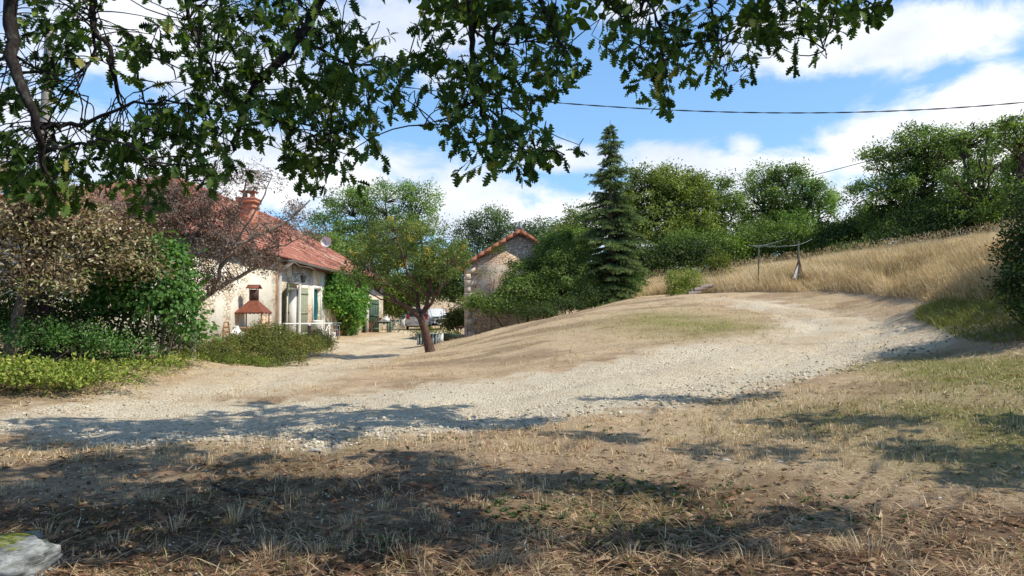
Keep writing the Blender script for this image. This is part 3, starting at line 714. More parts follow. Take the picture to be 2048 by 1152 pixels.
# roof: courses of tiles as real little steps, sagging a little
def roofplane(mb, c0, c1, c2, c3, rows, cols, thick=.035, seed=0):
    """c0,c1 = eave ends, c3,c2 = matching ridge ends"""
    c0, c1, c2, c3 = map(lambda c: A(c, float), (c0, c1, c2, c3))
    nn = np.cross(c1 - c0, c3 - c0); nn /= np.linalg.norm(nn) + 1e-9; nn = nn if nn[2] > 0 else -nn
    r = np.random.default_rng(seed)
    s = np.linspace(0, 1, cols + 1)
    for i in range(rows):
        t0, t1 = i / rows, (i + 1) / rows + .25 / rows
        a0 = c0 + (c3 - c0) * t0; a1 = c1 + (c2 - c1) * t0; b0 = c0 + (c3 - c0) * min(t1, 1); b1 = c1 + (c2 - c1) * min(t1, 1)
        A0 = a0 + (a1 - a0) * s[:, None]; B0 = b0 + (b1 - b0) * s[:, None]
        sag = -.07 * np.sin(pi * (i + .5) / rows) * np.sin(s * pi * 3) ** 2
        j = r.normal(size=cols + 1) * .008 + sag
        hump = .028 * (np.arange(cols + 1) % 2)
        lo = A0 + nn * (thick + j + hump)[:, None]; hi = B0 + nn * (j + hump)[:, None]; bt = A0 + nn * (j - .01)[:, None]
        v = np.concatenate([bt, lo, hi]); m = cols + 1; k = np.arange(cols)
        t = np.clip(.5 + .26 * r.normal(size=(cols + 1) // 2 + 1), 0, 1).repeat(2)[:cols]
        t = np.clip(t - .25 * (vnoise(A0[:-1, 1] * .5 + A0[:-1, 0] * .3, A0[:-1, 2] * 1.2, 8) > .68) + .5 * (vnoise(A0[:-1, 1] * .9, A0[:-1, 2] * 2.2, 12) - .5) , 0, 1)
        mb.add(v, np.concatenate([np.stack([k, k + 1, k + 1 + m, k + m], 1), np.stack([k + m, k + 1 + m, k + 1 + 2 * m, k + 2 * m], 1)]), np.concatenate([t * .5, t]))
ov = .55; esl = (rz - ez) / (hW / 2)
ezo = ez - ov * esl * .6
mb = MB()
e = [(xf + ov, hy0 - .35, ezo), (xf + ov, hy1 + .25, ezo), (rx, hy1 + .25, rz), (rx, ry0, rz)]
# main front slope, split where the hip begins so that the courses stay level
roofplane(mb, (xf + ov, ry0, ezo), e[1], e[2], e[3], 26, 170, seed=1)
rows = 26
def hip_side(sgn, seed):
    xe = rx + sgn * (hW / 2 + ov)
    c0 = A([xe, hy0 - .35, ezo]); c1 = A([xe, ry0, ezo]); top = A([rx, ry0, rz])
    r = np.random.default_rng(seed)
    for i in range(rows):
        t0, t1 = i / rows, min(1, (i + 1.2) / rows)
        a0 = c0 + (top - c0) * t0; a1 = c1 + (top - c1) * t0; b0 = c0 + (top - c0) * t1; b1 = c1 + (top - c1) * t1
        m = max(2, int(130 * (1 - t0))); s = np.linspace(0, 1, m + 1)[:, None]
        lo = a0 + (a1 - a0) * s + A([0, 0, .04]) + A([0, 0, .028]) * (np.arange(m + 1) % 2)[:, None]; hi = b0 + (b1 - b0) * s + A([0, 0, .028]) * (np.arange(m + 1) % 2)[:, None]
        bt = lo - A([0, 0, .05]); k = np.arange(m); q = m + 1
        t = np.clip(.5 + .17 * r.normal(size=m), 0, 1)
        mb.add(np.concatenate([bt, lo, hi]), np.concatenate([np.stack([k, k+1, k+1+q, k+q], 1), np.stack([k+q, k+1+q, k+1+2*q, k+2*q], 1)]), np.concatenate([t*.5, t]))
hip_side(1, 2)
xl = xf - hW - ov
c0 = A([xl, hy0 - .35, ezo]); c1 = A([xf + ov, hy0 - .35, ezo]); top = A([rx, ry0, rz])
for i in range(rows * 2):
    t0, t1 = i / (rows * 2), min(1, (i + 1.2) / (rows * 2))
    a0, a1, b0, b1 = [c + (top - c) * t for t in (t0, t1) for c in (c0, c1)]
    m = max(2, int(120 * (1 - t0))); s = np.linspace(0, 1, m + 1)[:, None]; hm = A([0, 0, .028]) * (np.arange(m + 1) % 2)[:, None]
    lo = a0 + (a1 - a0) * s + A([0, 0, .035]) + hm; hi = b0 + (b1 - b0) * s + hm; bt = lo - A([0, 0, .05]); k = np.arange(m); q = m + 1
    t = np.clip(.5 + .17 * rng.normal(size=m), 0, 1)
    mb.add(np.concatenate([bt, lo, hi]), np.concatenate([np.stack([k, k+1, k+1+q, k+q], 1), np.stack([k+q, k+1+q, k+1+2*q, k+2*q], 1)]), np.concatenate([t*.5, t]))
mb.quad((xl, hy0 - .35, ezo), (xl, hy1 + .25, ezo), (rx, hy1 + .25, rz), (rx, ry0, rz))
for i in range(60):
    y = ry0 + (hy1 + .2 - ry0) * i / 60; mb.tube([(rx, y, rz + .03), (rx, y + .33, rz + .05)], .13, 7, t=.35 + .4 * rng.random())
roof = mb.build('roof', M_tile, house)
mb = MB(); mb.box((xf + .02, 29.05, ezo - .02), (xf + ov - .06, hy1 + .2, ezo + .03)); mb.box((xf + .15, hy0 - .3, ezo - .02), (xf + ov - .06, 29.0, ezo + .03))
for y in np.arange(hy0, hy1, .6): mb.box((xf + .03 if y > 29 else xf + .16, y, ezo - .12), (xf + ov - .1, y + .09, ezo - .022))
mb.build('eave_boards', M_brownwood, house)
mb = MB(); a = np.linspace(pi, 2 * pi, 7); gx = xf + ov + .02
prof = [(gx + .075 * cos(t), ezo - .02 + .075 * sin(t)) for t in a]
v = A([[x, y, z] for y in (29.1, hy1) for x, z in prof]); mb.add(v, A([[i, i + 1, i + 8, i + 7] for i in range(6)])); mb.build('gutter', M_zinc, house, smooth=True)
mb = MB(); mb.tube([(gx, 29.45, ezo - .08), (xf + .22, 29.42, ezo - .35), (xf + .1, 29.4, ezo - .5), (xf + .1, 29.4, .4)], .07, 10)
for z in (1.2, 2.4, 3.2): mb.lathe((xf + .1, 29.4, z), [(.085, -.02), (.085, .02)], 10)
mb.build('downpipe', M_white, house, smooth=True)
# chimney
cxp, cyp = -11.85, 34.0; cb = 5.0; ct = 6.75
mb = MB(); mb.box((cxp - .32, cyp - .36, cb), (cxp + .32, cyp + .36, ct)); mb.box((cxp - .38, cyp - .42, ct - .42), (cxp + .38, cyp + .42, ct - .30)); mb.box((cxp - .42, cyp - .47, ct - .18), (cxp + .42, cyp + .47, ct - .05))
chim = mb.build('chimney', M_brick, roof)
mb = MB(); mb.box((cxp - .44, cyp - .48, ct - .052), (cxp + .44, cyp + .48, ct + .03))
for dx in (-.17, .17): mb.lathe((cxp + dx, cyp, ct + .03), [(.12, 0), (.10, .26), (.13, .27), (.13, .3)], 12)
mb.box((cxp - .36, cyp - .3, ct + .31), (cxp + .36, cyp + .3, ct + .36)); mb.build('chimney_cap', M_tile, roof)
# door, frame and shutters
d0, d1 = 30.72, 31.95
mb = MB(); mb.box((xf - .34, d0 + .1, .37), (xf - .28, d1 - .1, 2.62)); door = mb.build('door', M_doorpale, house)
mb = MB(); mb.box((xf - .278, d0 + .3, 1.35), (xf - .262, d0 + .62, 1.65)); mb.box((xf - .278, d1 - .55, .55), (xf - .262, d1 - .25, 1.2)); mb.build('panel', M_white, door)
mb = MB(); mb.bar((xf - .27, d1 - .2, 1.25), (xf - .2, d1 - .2, 1.25), .015); mb.bar((xf - .2, d1 - .2, 1.25), (xf - .2, d1 - .33, 1.25), .012); mb.build('handle', M_darkmetal, door)
mb = MB(); mb.box((xf - .36, d0 + .002, .36), (xf + .03, d0 + .1, 2.7)); mb.box((xf - .36, d1 - .1, .36), (xf + .03, d1 - .002, 2.7)); mb.box((xf - .36, d0 + .1, 2.61), (xf + .03, d1 - .1, 2.7)); mb.build('door_frame', M_white, house)
mb = MB(); mb.box((xf - .4, d0 - .1, .15), (xf + .45, d1 + .1, .34)); mb.build('doorstep', M_curtain, house)
mb = MB(); mb.box((xf + .002, d0 - .12, 2.80), (xf + .42, d1 + .12, 2.84)); mb.bar((xf + .02, d0, 3.05), (xf + .38, d0, 2.83), .012); mb.bar((xf + .02, d1, 3.05), (xf + .38, d1, 2.83), .012); mb.build('awning', M_zinc, house)
def shutter(hinge_y, yend, z0, z1, out, mat, lab=None, z=.05):
    """plank shutter from the hinge to its free edge, standing 'out' metres off the wall at the free edge"""
    a = A([xf + z, hinge_y, z0]); b = A([xf + z + out, yend, z0]); d = (b - a) / 5
    mb = MB()
    for i in range(5):
        p = a + d * (i + .03); q = a + d * (i + .97); mb.quad(p, q, q + A([0, 0, z1 - z0]), p + A([0, 0, z1 - z0]), .035, (1, 0, 0) if abs(out) < .5 else (0, -1, 0))
    s_ = mb.build('shutter', mat, house)
    if lab: s_['label'] = lab
    off = A([.037, 0, 0]) if abs(out) < .5 else A([0, -.037, 0])
    for zz in (z0 + .25, (z0 + z1) / 2, z1 - .3):
        mb = MB(); mb.quad(a + off + A([0, 0, zz - z0]), b + off + A([0, 0, zz - z0]), b + off + A([0, 0, zz - z0 + .09]), a + off + A([0, 0, zz - z0 + .09]), .02, (1, 0, 0) if abs(out) < .5 else (0, -1, 0))
        mb.build('cross_batten', mat, s_)
    return s_
M_vgreen = plain('flaking_green_paint', (.17, .23, .15), .75, var=.5, scale=26, bump=.3, c2=(.40, .38, .26))
shutter(30.68, 29.62, .45, 2.75, .3, M_green); shutter(32.0, 33.15, .45, 2.72, .1, M_vgreen, 'weathered shutter with flaking olive paint')
shutter(48.35, 48.6, .4, 2.55, .55, M_greend); shutter(47.05, 46.1, .4, 2.55, .12, M_greend, 'dark green shutter folded back flat')
# teal window, loft opening, side window
mb = MB(); mb.box((xf - .2, 34.77, 1.32), (xf - .14, 35.98, 2.73)); mb.bar((xf - .12, 35.37, 1.32), (xf - .12, 35.37, 2.73), .02)
for k in range(7): mb.tube([(xf - .11 + .02 * sin(k * 3 + t), 34.85 + k * .17 + .02 * sin(t * 3), 1.34 + t * .23) for t in range(7)], .03, 5)
win = mb.build('window', M_teal, house)
mb = MB(); mb.box((xf - .02, 34.6, 1.18), (xf + .14, 36.15, 1.298)); mb.build('sill', M_white, win)
mb = MB(); mb.box((xf + .002, 34.56, 1.3), (xf + .035, 34.748, 2.9)); mb.box((xf + .002, 36.002, 1.3), (xf + .035, 36.19, 2.9)); mb.box((xf + .002, 34.748, 2.752), (xf + .035, 36.002, 2.9)); mb.build('frame', M_white, win)
mb = MB(); mb.box((xf - .2, 31.352, 3.222), (xf - .12, 31.848, 3.618)); mb.box((xf - .12, 31.58, 3.222), (xf - .09, 31.62, 3.618)); lo_ = mb.build('loft_hatch', M_brownwood, house)
mb = MB(); mb.box((xf - .25, 41.602, 1.202), (xf - .2, 42.698, 2.498)); mb.box((xf - .2, 42.12, 1.202), (xf - .17, 42.18, 2.498)); w2 = mb.build('window', M_glassd, house)
mb = MB(); mb.box((xf - .02, 41.5, 1.08), (xf + .1, 42.8, 1.198)); mb.build('sill', M_white, w2)
mb = MB(); mb.box((xf - .3, 47.102, .35), (xf - .24, 48.298, 2.498)); mb.build('door', M_greend, house)
for y0, y1, z0, z1 in ((27.2, 28.3, .5, 1.5), (33.2, 34.5, .3, 2.0)):
    mb = MB(); mb.quad((xf + (.134 if y0 < 29 else .004), y0, z0), (xf + (.134 if y0 < 29 else .004), y1, z0), (xf + (.134 if y0 < 29 else .004), y1, z1), (xf + (.134 if y0 < 29 else .004), y0, z1)); mb.build('bare_stone_patch', M_barn, house)
# wall lantern over the door
ly = 31.75; lz = 3.02
mb = MB(); mb.tube([(xf + .01, ly, lz + .1), (xf + .12, ly, lz + .26), (xf + .3, ly, lz + .28), (xf + .36, ly, lz + .2)], .014, 6)
lan = mb.build('wall_lantern', M_darkmetal, house)
mb = MB(); mb.lathe((xf + .36, ly, lz - .14), [(.04, 0), (.09, .02), (.12, .26), (.125, .27)], 6); mb.build('glass', M_glassd, lan)
mb = MB(); mb.lathe((xf + .36, ly, lz + .13), [(.16, 0), (.03, .12), (.02, .16)], 6); mb.build('lid', M_darkmetal, lan)
# far chimney stack ridge and aerial on the far gable
ax = P(653, 480, 52)
an = thing('television_aerial', 'thin television aerial standing above the far end of the red roof', 'aerial', (ax[0], 52, 5.8))
mb = MB(); mb.bar((ax[0], 52, 5.3), (ax[0], 52, 7.75), .03); mb.build('mast', M_zinc, an)
mb = MB()
for z in (7.4, 7.6): mb.bar((ax[0] - .5, 52, z), (ax[0] + .5, 52, z), .018)
for i in range(7): mb.bar((ax[0] - .45 + i * .15, 51.75, 7.6), (ax[0] - .45 + i * .15, 52.25, 7.6), .012)
mb.build('antenna_rods', M_zinc, an)
dp = P(655, 484, 50); dsh = thing('satellite_dish', 'white satellite dish on the far roof slope of the farmhouse', 'dish', (dp[0], 50, dp[2] - .6))
mb = MB(); n_ = 14
prof = [(r_, .22 * (r_ / .36) ** 2 * .7) for r_ in np.linspace(.01, .36, 6)]
a = np.arange(16) * 2 * pi / 16
v = A([[dp[0] + r_ * cos(t), 50 - z_ * -1 - .25, dp[2] + r_ * sin(t)] for r_, z_ in [(p, -q) for p, q in prof] for t in a])
f = A([[i * 16 + j, i * 16 + (j + 1) % 16, (i + 1) * 16 + (j + 1) % 16, (i + 1) * 16 + j] for i in range(5) for j in range(16)]); mb.add(v, f)
mb.build('reflector', M_dirtyw, dsh, smooth=True)
mb = MB(); mb.bar((dp[0], 50.0, dp[2] - .8), (dp[0], 50.0, dp[2]), .035); mb.bar((dp[0], 49.75, dp[2] - .3), (dp[0], 49.35, dp[2] + .05), .02); mb.build('bracket', M_zinc, dsh)

# ---------------------------------------------------------------- barn
bphi = radians(9); bo = A([-2.38, 38.0, .1]); bu = A([cos(bphi), sin(bphi), 0]); bv = A([.085, .996, 0]); bz = A([0, 0, 1.])
def B(u, v, z): return bo + bu * u + bv * v + bz * z
bw_, bl, be, br = 5.7, 8.5, 3.85, 5.62
barn = thing('stone_barn', 'narrow stone barn with its gable end half hidden by climbing greenery', 'barn', bo)
mb = MB()
def slab(pts, th, off): 
    q = [B(*p) for p in pts]; q2 = [p + off * th for p in q]; k = len(q)
    mb.add(q + q2, [np.arange(k)[::-1], np.arange(k) + k] + [A([i, (i + 1) % k, (i + 1) % k + k, i + k]) for i in range(k)])
slab([(0, 0, -.4), (bw_, 0, -.4), (bw_, 0, be), (bw_ / 2, 0, br), (0, 0, be)], .45, bv)
slab([(0, bl, -.4), (bw_, bl, -.4), (bw_, bl, be), (bw_ / 2, bl, br), (0, bl, be)], .45, -bv)
slab([(0, .45, -.4), (0, bl - .45, -.4), (0, bl - .45, be), (0, .45, be)], .45, bu)
slab([(bw_, .45, -.4), (bw_, bl - .45, -.4), (bw_, bl - .45, be), (bw_, .45, be)], .45, -bu)
mb.build('wall', M_barn, barn)
mb = MB()
for i in range(12):
    z = .0 + i * .32; L_w = .55 if i % 2 else .32
    mb.box(B(-.006, -.006, z), B(-.006, -.006, z) + A([L_w, .3, .31]))
mb.build('corner_stones', plain('pale_dressed_stone', (.78, .62, .48), .9, var=.25, scale=5, bump=.3), barn)
mb = MB(); osl = (br - be) / (bw_ / 2)
for sgn in (0, 1):
    eu = -.45 if sgn == 0 else bw_ + .45
    ez_ = be - .45 * osl + .12
    a_ = (B(eu, -.28, ez_), B(eu, bl + .2, ez_), B(bw_ / 2, bl + .2, br + .12), B(bw_ / 2, -.28, br + .12))
    roofplane(mb, *a_, 12, 70, seed=5 + sgn)
br_ = mb.build('roof', M_tile, barn)
mb = MB()
for sgn in (0, 1):     # verge tiles along the gable, each a short curved piece
    p0 = B(-.47 if sgn == 0 else bw_ + .47, -.3, be - .47 * osl + .12); p1 = B(bw_ / 2, -.3, br + .13); k = 9
    for i in range(k):
        a_ = p0 + (p1 - p0) * (i / k); b_ = p0 + (p1 - p0) * ((i + 1.08) / k)
        up = A([0, 0, .05 + .02 * (i % 2)])
        mb.quad(a_ + up, b_ + up - A([0, 0, .03]), b_ + up - A([0, 0, .22]), a_ + up - A([0, 0, .2]), .04, (0, 1, 0))
        mb.quad(a_ + up, b_ + up - A([0, 0, .03]), b_ + up + A([0, .3, -.03]), a_ + up + A([0, .3, 0]), .03, (0, 0, 1))
mb.build('verge_tiles', plain('orange_verge_tile', (.50, .19, .11), .85, var=.35, scale=3, bump=.3), barn)
mb = MB()
for i in range(24): mb.tube([B(bw_ / 2, -.3 + i * .37, br + .15), B(bw_ / 2, .1 + i * .37, br + .17)], .12, 8, t=.4 + .3 * rng.random())
mb.build('ridge_tiles', M_tile, br_)
mb = MB(); mb.lathe(B(bw_ / 2, -.22, br + .2), [(.10, 0), (.11, .12), (.05, .2), (.06, .34), (.02, .4)], 10); mb.build('finial', M_zinc, br_)
# ================================================================== vegetation
G_MID = [(0, (.035, .06, .018)), (.35, (.11, .175, .04)), (.65, (.19, .285, .065)), (1, (.38, .48, .15))]
M_l_bright = leafmat('ash_leaf', [(0, (.05, .09, .025)), (.4, (.15, .25, .06)), (.75, (.25, .38, .10)), (1, (.34, .46, .15))], .4)
M_l_blue = leafmat('far_leaf', [(0, (.05, .09, .045)), (.5, (.12, .19, .09)), (1, (.22, .29, .15))], .3)
M_l_mid = leafmat('oak_wood_leaf', G_MID, .4)
M_l_olive = leafmat('olive_leaf', [(0, (.045, .065, .018)), (.4, (.15, .20, .04)), (.7, (.25, .31, .065)), (1, (.36, .40, .10))], .4)
M_l_dark = leafmat('dark_leaf', [(0, (.02, .038, .014)), (.5, (.07, .115, .033)), (1, (.16, .22, .06))], .35)
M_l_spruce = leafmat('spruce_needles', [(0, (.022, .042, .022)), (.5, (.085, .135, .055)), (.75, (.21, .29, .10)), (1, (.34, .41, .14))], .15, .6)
M_l_apple = leafmat('apple_leaf', [(0, (.04, .06, .02)), (.4, (.13, .19, .055)), (.72, (.24, .32, .09)), (.88, (.34, .38, .11)), (.95, (.72, .52, .05)), (1, (.80, .54, .07))], .35)
M_l_yel = leafmat('yellow_green_leaf', [(0, (.05, .07, .015)), (.5, (.16, .20, .03)), (1, (.33, .32, .06))], .3)
M_l_dry = leafmat('withered_leaf', [(0, (.08, .05, .03)), (.35, (.22, .16, .085)), (.7, (.44, .35, .20)), (.88, (.66, .58, .42)), (1, (.30, .33, .10))], .25)
M_l_pink = leafmat('russet_leaf', [(0, (.08, .045, .04)), (.4, (.20, .11, .085)), (.75, (.32, .21, .17)), (1, (.50, .43, .37))], .25)
M_l_vine = leafmat('vine_leaf', [(0, (.04, .10, .02)), (.5, (.11, .26, .05)), (.85, (.20, .38, .08)), (1, (.36, .42, .08))], .4)
M_l_hazel = leafmat('hazel_leaf', [(0, (.03, .075, .02)), (.5, (.10, .22, .055)), (1, (.22, .38, .11))], .4)
M_l_weed = leafmat('weed_leaf', [(0, (.08, .10, .02)), (.5, (.24, .32, .06)), (.85, (.44, .50, .11)), (1, (.62, .55, .18))], .35)
M_l_cot = leafmat('low_shrub_leaf', [(0, (.05, .05, .018)), (.45, (.14, .17, .045)), (.75, (.24, .27, .065)), (1, (.40, .22, .09))], .3)
B_dark = bark('dark_bark', (.035, .026, .022), (.11, .085, .07)); B_mid = bark('grey_brown_bark', (.07, .05, .038), (.22, .17, .13)); B_apple = bark('reddish_apple_bark', (.05, .026, .02), (.17, .10, .08), 12)
B_pale = bark('pale_twig_bark', (.16, .12, .10), (.40, .34, .30))
def gz(p): return (p[0], p[1], Z(p[0], p[1]))
def at(px, d):
    x = (px - 1024) / F * d; return (x, d, Z(x, d))

# ---- far trees: (label, x px, depth, lobes in photo measures, leaf, clumps, leaf size)
grp = 'trees beyond the farm buildings and the meadow'
T = [
 ('light green ash tree with a broad feathery crown behind the farmhouse', 765, 76, [(700,430,58,52),(775,410,70,55),(835,430,42,62),(650,470,42,46),(740,500,90,60),(820,500,60,50)], M_l_bright, 420, .19, .22),
 ('low dark tree behind the far end of the red farmhouse roof', 665, 66, [(650,500,45,36),(690,520,50,40)], M_l_mid, 90, .17, .15),
 ('bluish green round tree behind the gap between apple tree and barn', 962, 95, [(930,480,36,38),(975,462,42,40),(1005,490,30,42),(960,520,60,40)], M_l_blue, 200, .24, .22),
 ('bluish tree just right of the barn ridge', 1078, 90, [(1050,480,32,34),(1085,468,34,34),(1090,510,55,30)], M_l_blue, 130, .22, .2),
 ('pale yellow green treetop between the barn and the spruce', 1130, 66, [(1135,470,24,30),(1125,500,34,28),(1150,510,30,30)], M_l_yel, 90, .15, .2),
 ('green tree peeping out left of the spruce', 1165, 60, [(1165,450,34,38),(1150,490,36,40)], M_l_mid, 90, .15, .15),
 ('broad dark dome shaped tree right of the spruce', 1330, 58, [(1290,385,62,48),(1350,375,56,44),(1390,420,50,50),(1300,450,80,60),(1370,490,80,60),(1245,440,40,66)], M_l_olive, 520, .16, .1),
 ('loose feathery tree between the dome shaped one and the two topped one', 1425, 61, [(1400,400,36,40),(1438,385,34,34),(1450,430,42,50),(1420,500,60,50)], M_l_mid, 220, .15, .28),
 ('two topped tree standing apart above the washing post', 1545, 62, [(1530,365,46,28),(1575,350,36,24),(1515,410,48,36),(1530,470,70,50),(1570,420,40,40)], M_l_mid, 330, .15, .24),
 ('light rounded tree at the gap in the skyline above the meadow', 1625, 60, [(1610,400,42,40),(1640,420,40,46),(1590,470,50,46),(1640,480,40,36)], M_l_bright, 230, .15, .3),
 ('low dark tree filling the gap at the crest of the meadow', 1700, 62, [(1700,470,46,30),(1740,450,40,34)], M_l_dark, 110, .16, .2),
 ('large spreading tree with light and dark layers at the meadow crest', 1830, 50, [(1790,320,62,44),(1850,290,66,38),(1760,390,64,44),(1840,370,80,46),(1900,320,50,44),(1800,440,90,40),(1900,420,60,50)], M_l_mid, 560, .14, .3),
 ('tall thin branched tree with sky showing through beside the large spreading one', 1965, 43, [(1950,290,44,34),(1985,330,46,40),(1940,370,44,40),(1990,410,50,40),(1930,430,50,34)], M_l_mid, 260, .13, .45),
 ('dark open tree at the right edge rising above the meadow', 2040, 38, [(2030,270,46,34),(2060,330,50,46),(2030,400,44,40),(2100,290,60,60)], M_l_mid, 230, .13, .4),
]
for lab, px, d, lb, lm, nc, ls, thin in T:
    b = at(px, d); lb = lb + [(x + rx * .8 * cos(a_), y - ry * .8 * sin(a_), rx * s_, ry * s_) for x, y, rx, ry in lb for a_, s_ in ((rng.uniform(.2, 1.4), rng.uniform(.3, .5)), (rng.uniform(1.6, 2.9), rng.uniform(.25, .45)))]
    lobes = [plobe(x, y, d + rng.uniform(-2, 2), rx, ry, max(rx, ry) * d / F * .9) for x, y, rx, ry in lb]
    tree('tree', lab, 'tree', b, lobes, lm, B_dark, trunk_r=.22, fork=.35, clumps=int(nc * 1.45), per=60, size=ls * 1.25, cr=.50 * d / 58, thin=min(.5, thin + .08), hollow=.55, tint=(.15, 1.0), group=grp, bottom=-.7)
# ---- low bushes along the wood edge
T2 = [
 ('dark bramble thicket under the dome shaped tree', 1320, 50, [(1290,525,50,30),(1340,520,60,34),(1390,510,50,34)], M_l_dark, 130),
 ('grey green scrub below the feathery tree', 1400, 52, [(1380,500,60,34),(1440,500,50,34)], M_l_mid, 110),
 ('scrub at the foot of the two topped tree', 1540, 54, [(1490,490,46,34),(1560,480,60,36),(1620,490,46,30)], M_l_mid, 120),
 ('dark hedge along the meadow crest left of the large spreading tree', 1700, 52, [(1670,480,50,30),(1730,465,50,28),(1790,450,60,28)], M_l_dark, 130),
 ('dark hedge along the meadow crest below the large spreading tree', 1880, 45, [(1840,440,60,34),(1910,430,60,36),(1980,430,60,36),(1850,476,60,26),(1920,468,60,26),(1985,460,50,26)], M_l_dark, 130),
 ('long dark thicket behind the meadow crest in the middle', 1600, 60, [(1480,520,60,30),(1560,505,60,34),(1640,490,60,34),(1700,475,50,34)], M_l_dark, 160),
 ('dark bushes filling the hollow between spruce and meadow', 1250, 50, [(1220,545,50,44),(1270,540,46,44),(1310,560,40,26),(1180,560,40,40)], M_l_dark, 160),
 ('low dark scrub showing between the yellow shrub and the washing line', 1430, 56, [(1300,568,60,22),(1370,562,60,24),(1450,552,60,24),(1530,540,60,24),(1610,525,60,24)], M_l_dark, 190),
 ('dark thicket at the right end of the meadow crest', 1950, 44, [(1860,465,60,30),(1930,455,60,34),(2010,440,70,34),(1790,485,60,26),(1730,500,60,22)], M_l_dark, 150),
 ('dark green mass of bushes left of the barn wall', 895, 58, [(882,568,34,40),(915,575,26,44),(860,545,36,30),(905,530,34,30)], M_l_dark, 170),
 ('rounded bush behind the two parked cars', 835, 84, [(810,585,40,32),(850,578,44,30),(780,575,30,38)], M_l_mid, 110),
 ('clipped pale green hedge behind the garden table', 790, 58, [(785,615,26,26),(800,600,30,28),(775,590,24,30)], M_l_olive, 110),
 ('low dry scrub on the bank at the foot of the barn wall', 912, 46, [(918,636,18,10),(905,646,12,6)], M_l_cot, 40),
]
for lab, px, d, lb, lm, nc in T2:
    s = d / 50
    bush('bush', lab, 'bush', at(px, d), [plobe(x, y, d, rx, ry, rx * d / F * .8) for x, y, rx, ry in lb], lm, B_dark, clumps=int(nc * 2.0), per=44, size=.17 * s, cr=.5 * s, group='bushes along the wood edge', stems=6, tint=(.15, .85))
# ---- meadow shrubs
bush('shrub', 'bright yellow green shrub at the near edge of the meadow', 'shrub', at(1368, 33.5), [plobe(1350,565,33.5,22,22), plobe(1380,562,33.5,22,24), plobe(1365,582,33.4,30,16)], M_l_weed, B_mid, clumps=150, per=34, size=.075, cr=.22, tint=(.2, .8))
bush('shrub', 'olive shrub with reddish tips standing in the dry meadow', 'shrub', at(1436, 40), [plobe(1425,530,40,22,18), plobe(1448,526,40,20,18), plobe(1436,545,40,28,14)], M_l_yel, B_mid, clumps=110, per=30, size=.09, cr=.25, tint=(.15, .8))
bush('shrub', 'low yellow green growth at the right foot of the spruce', 'shrub', at(1255, 36), [plobe(1262,575,36,22,26), plobe(1240,590,35.8,22,16), plobe(1275,560,37,12,16)], M_l_vine, B_mid, clumps=100, per=34, size=.07, cr=.25, tint=(.05, .6))
# ---- spruce
def spruce(label, base, H, R):
    base = A(base, float); root = thing('spruce_tree', label, 'spruce', base)
    wood = MB(); lv = MB()
    wood.tube([base + A([0, 0, z]) for z in (-.2, H * .4, H * .8, H * 1.0)], [.17, .12, .045, .008], 8)
    P_, D_, S_, T_ = [], [], [], []
    z = .25
    while z < H * .97:
        f = 1 - z / H
        rad = min(R * 1.32 * f ** .80, R * 1.02) * (.84 + .22 * sin(z * 4.2 + 1)) * (1.0 if z > .5 else .85)
        rad *= 1.0
        nb = int(7 + 9 * f)
        for i in range(nb):
            a = rng.random() * 6.28; r = rad * (.5 + .65 * rng.random())
            if rng.random() < .1: r *= 1.25
            e = A([cos(a), sin(a), 0]); st = base + A([0, 0, z + rng.normal() * .08])
            sag = -.18 * r + .05
            tip = st + e * r + A([0, 0, sag + .16 * r if f < .45 else sag - .05 * r])
            mid = st + e * r * .5 + A([0, 0, sag * .2])
            br_ = bez(st, mid, tip, 6); wood.tube(br_, np.linspace(.022 * (.4 + f), .004, 6), 4, cap=False)
            ns = max(3, int(r * 9))
            for k in range(ns):
                t = (k + rng.random()) / ns * .9 + .12; t = min(t, 1)
                q = (1-t)**2 * st + 2*t*(1-t) * mid + t*t * tip
                side = A([-sin(a), cos(a), 0]) * (1 if k % 2 else -1)
                L = (.22 + .3 * (1 - t) * r) * (.5 + .8 * rng.random())
                dirn = side * .8 + e * .7 + A([0, 0, -.25 - .3 * rng.random()]); dirn /= np.linalg.norm(dirn)
                m = max(5, int(L / .022)); s = np.linspace(0, 1, m)
                pp = q + dirn * (s * L)[:, None]
                for c_ in range(4):
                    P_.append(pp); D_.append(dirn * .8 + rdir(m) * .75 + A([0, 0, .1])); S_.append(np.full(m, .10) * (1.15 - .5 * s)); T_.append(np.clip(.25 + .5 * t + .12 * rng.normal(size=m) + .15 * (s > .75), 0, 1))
        z += (.17 + .16 * f * rng.random() + .05 * f) * (H / 8.3)
    # leader spikes
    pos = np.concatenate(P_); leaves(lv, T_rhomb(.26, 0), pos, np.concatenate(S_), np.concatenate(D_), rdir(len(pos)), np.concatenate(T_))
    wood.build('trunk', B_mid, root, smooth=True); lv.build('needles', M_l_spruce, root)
    return root
spb = at(1222, 36); sp_top = P(1228, 240, 36)[2] - spb[2]
spruce('tall pointed dark spruce standing at the crest of the mound', spb, sp_top, 2.0)
bush('bush', 'dense green climber swallowing the right side of the barn', 'bush', at(1080, 35.5),
     [plobe(1050,552,37.0,42,36,1.0), plobe(1108,530,36.8,50,46,1.2), plobe(1016,612,35.5,56,22,1.2), plobe(1060,590,35.6,66,36,1.3), plobe(1130,560,36,56,66,1.3), plobe(1150,600,35.4,46,30,1.1), plobe(1120,490,38.0,44,34,1.0), plobe(1150,500,38,40,44,1.0), plobe(955,605,36.4,28,16,.7)],
     M_l_mid, B_dark, clumps=1100, per=50, size=.10, cr=.26, stems=14, tint=(.1, .95), droop=.3, hollow=.7, stemr=.035)
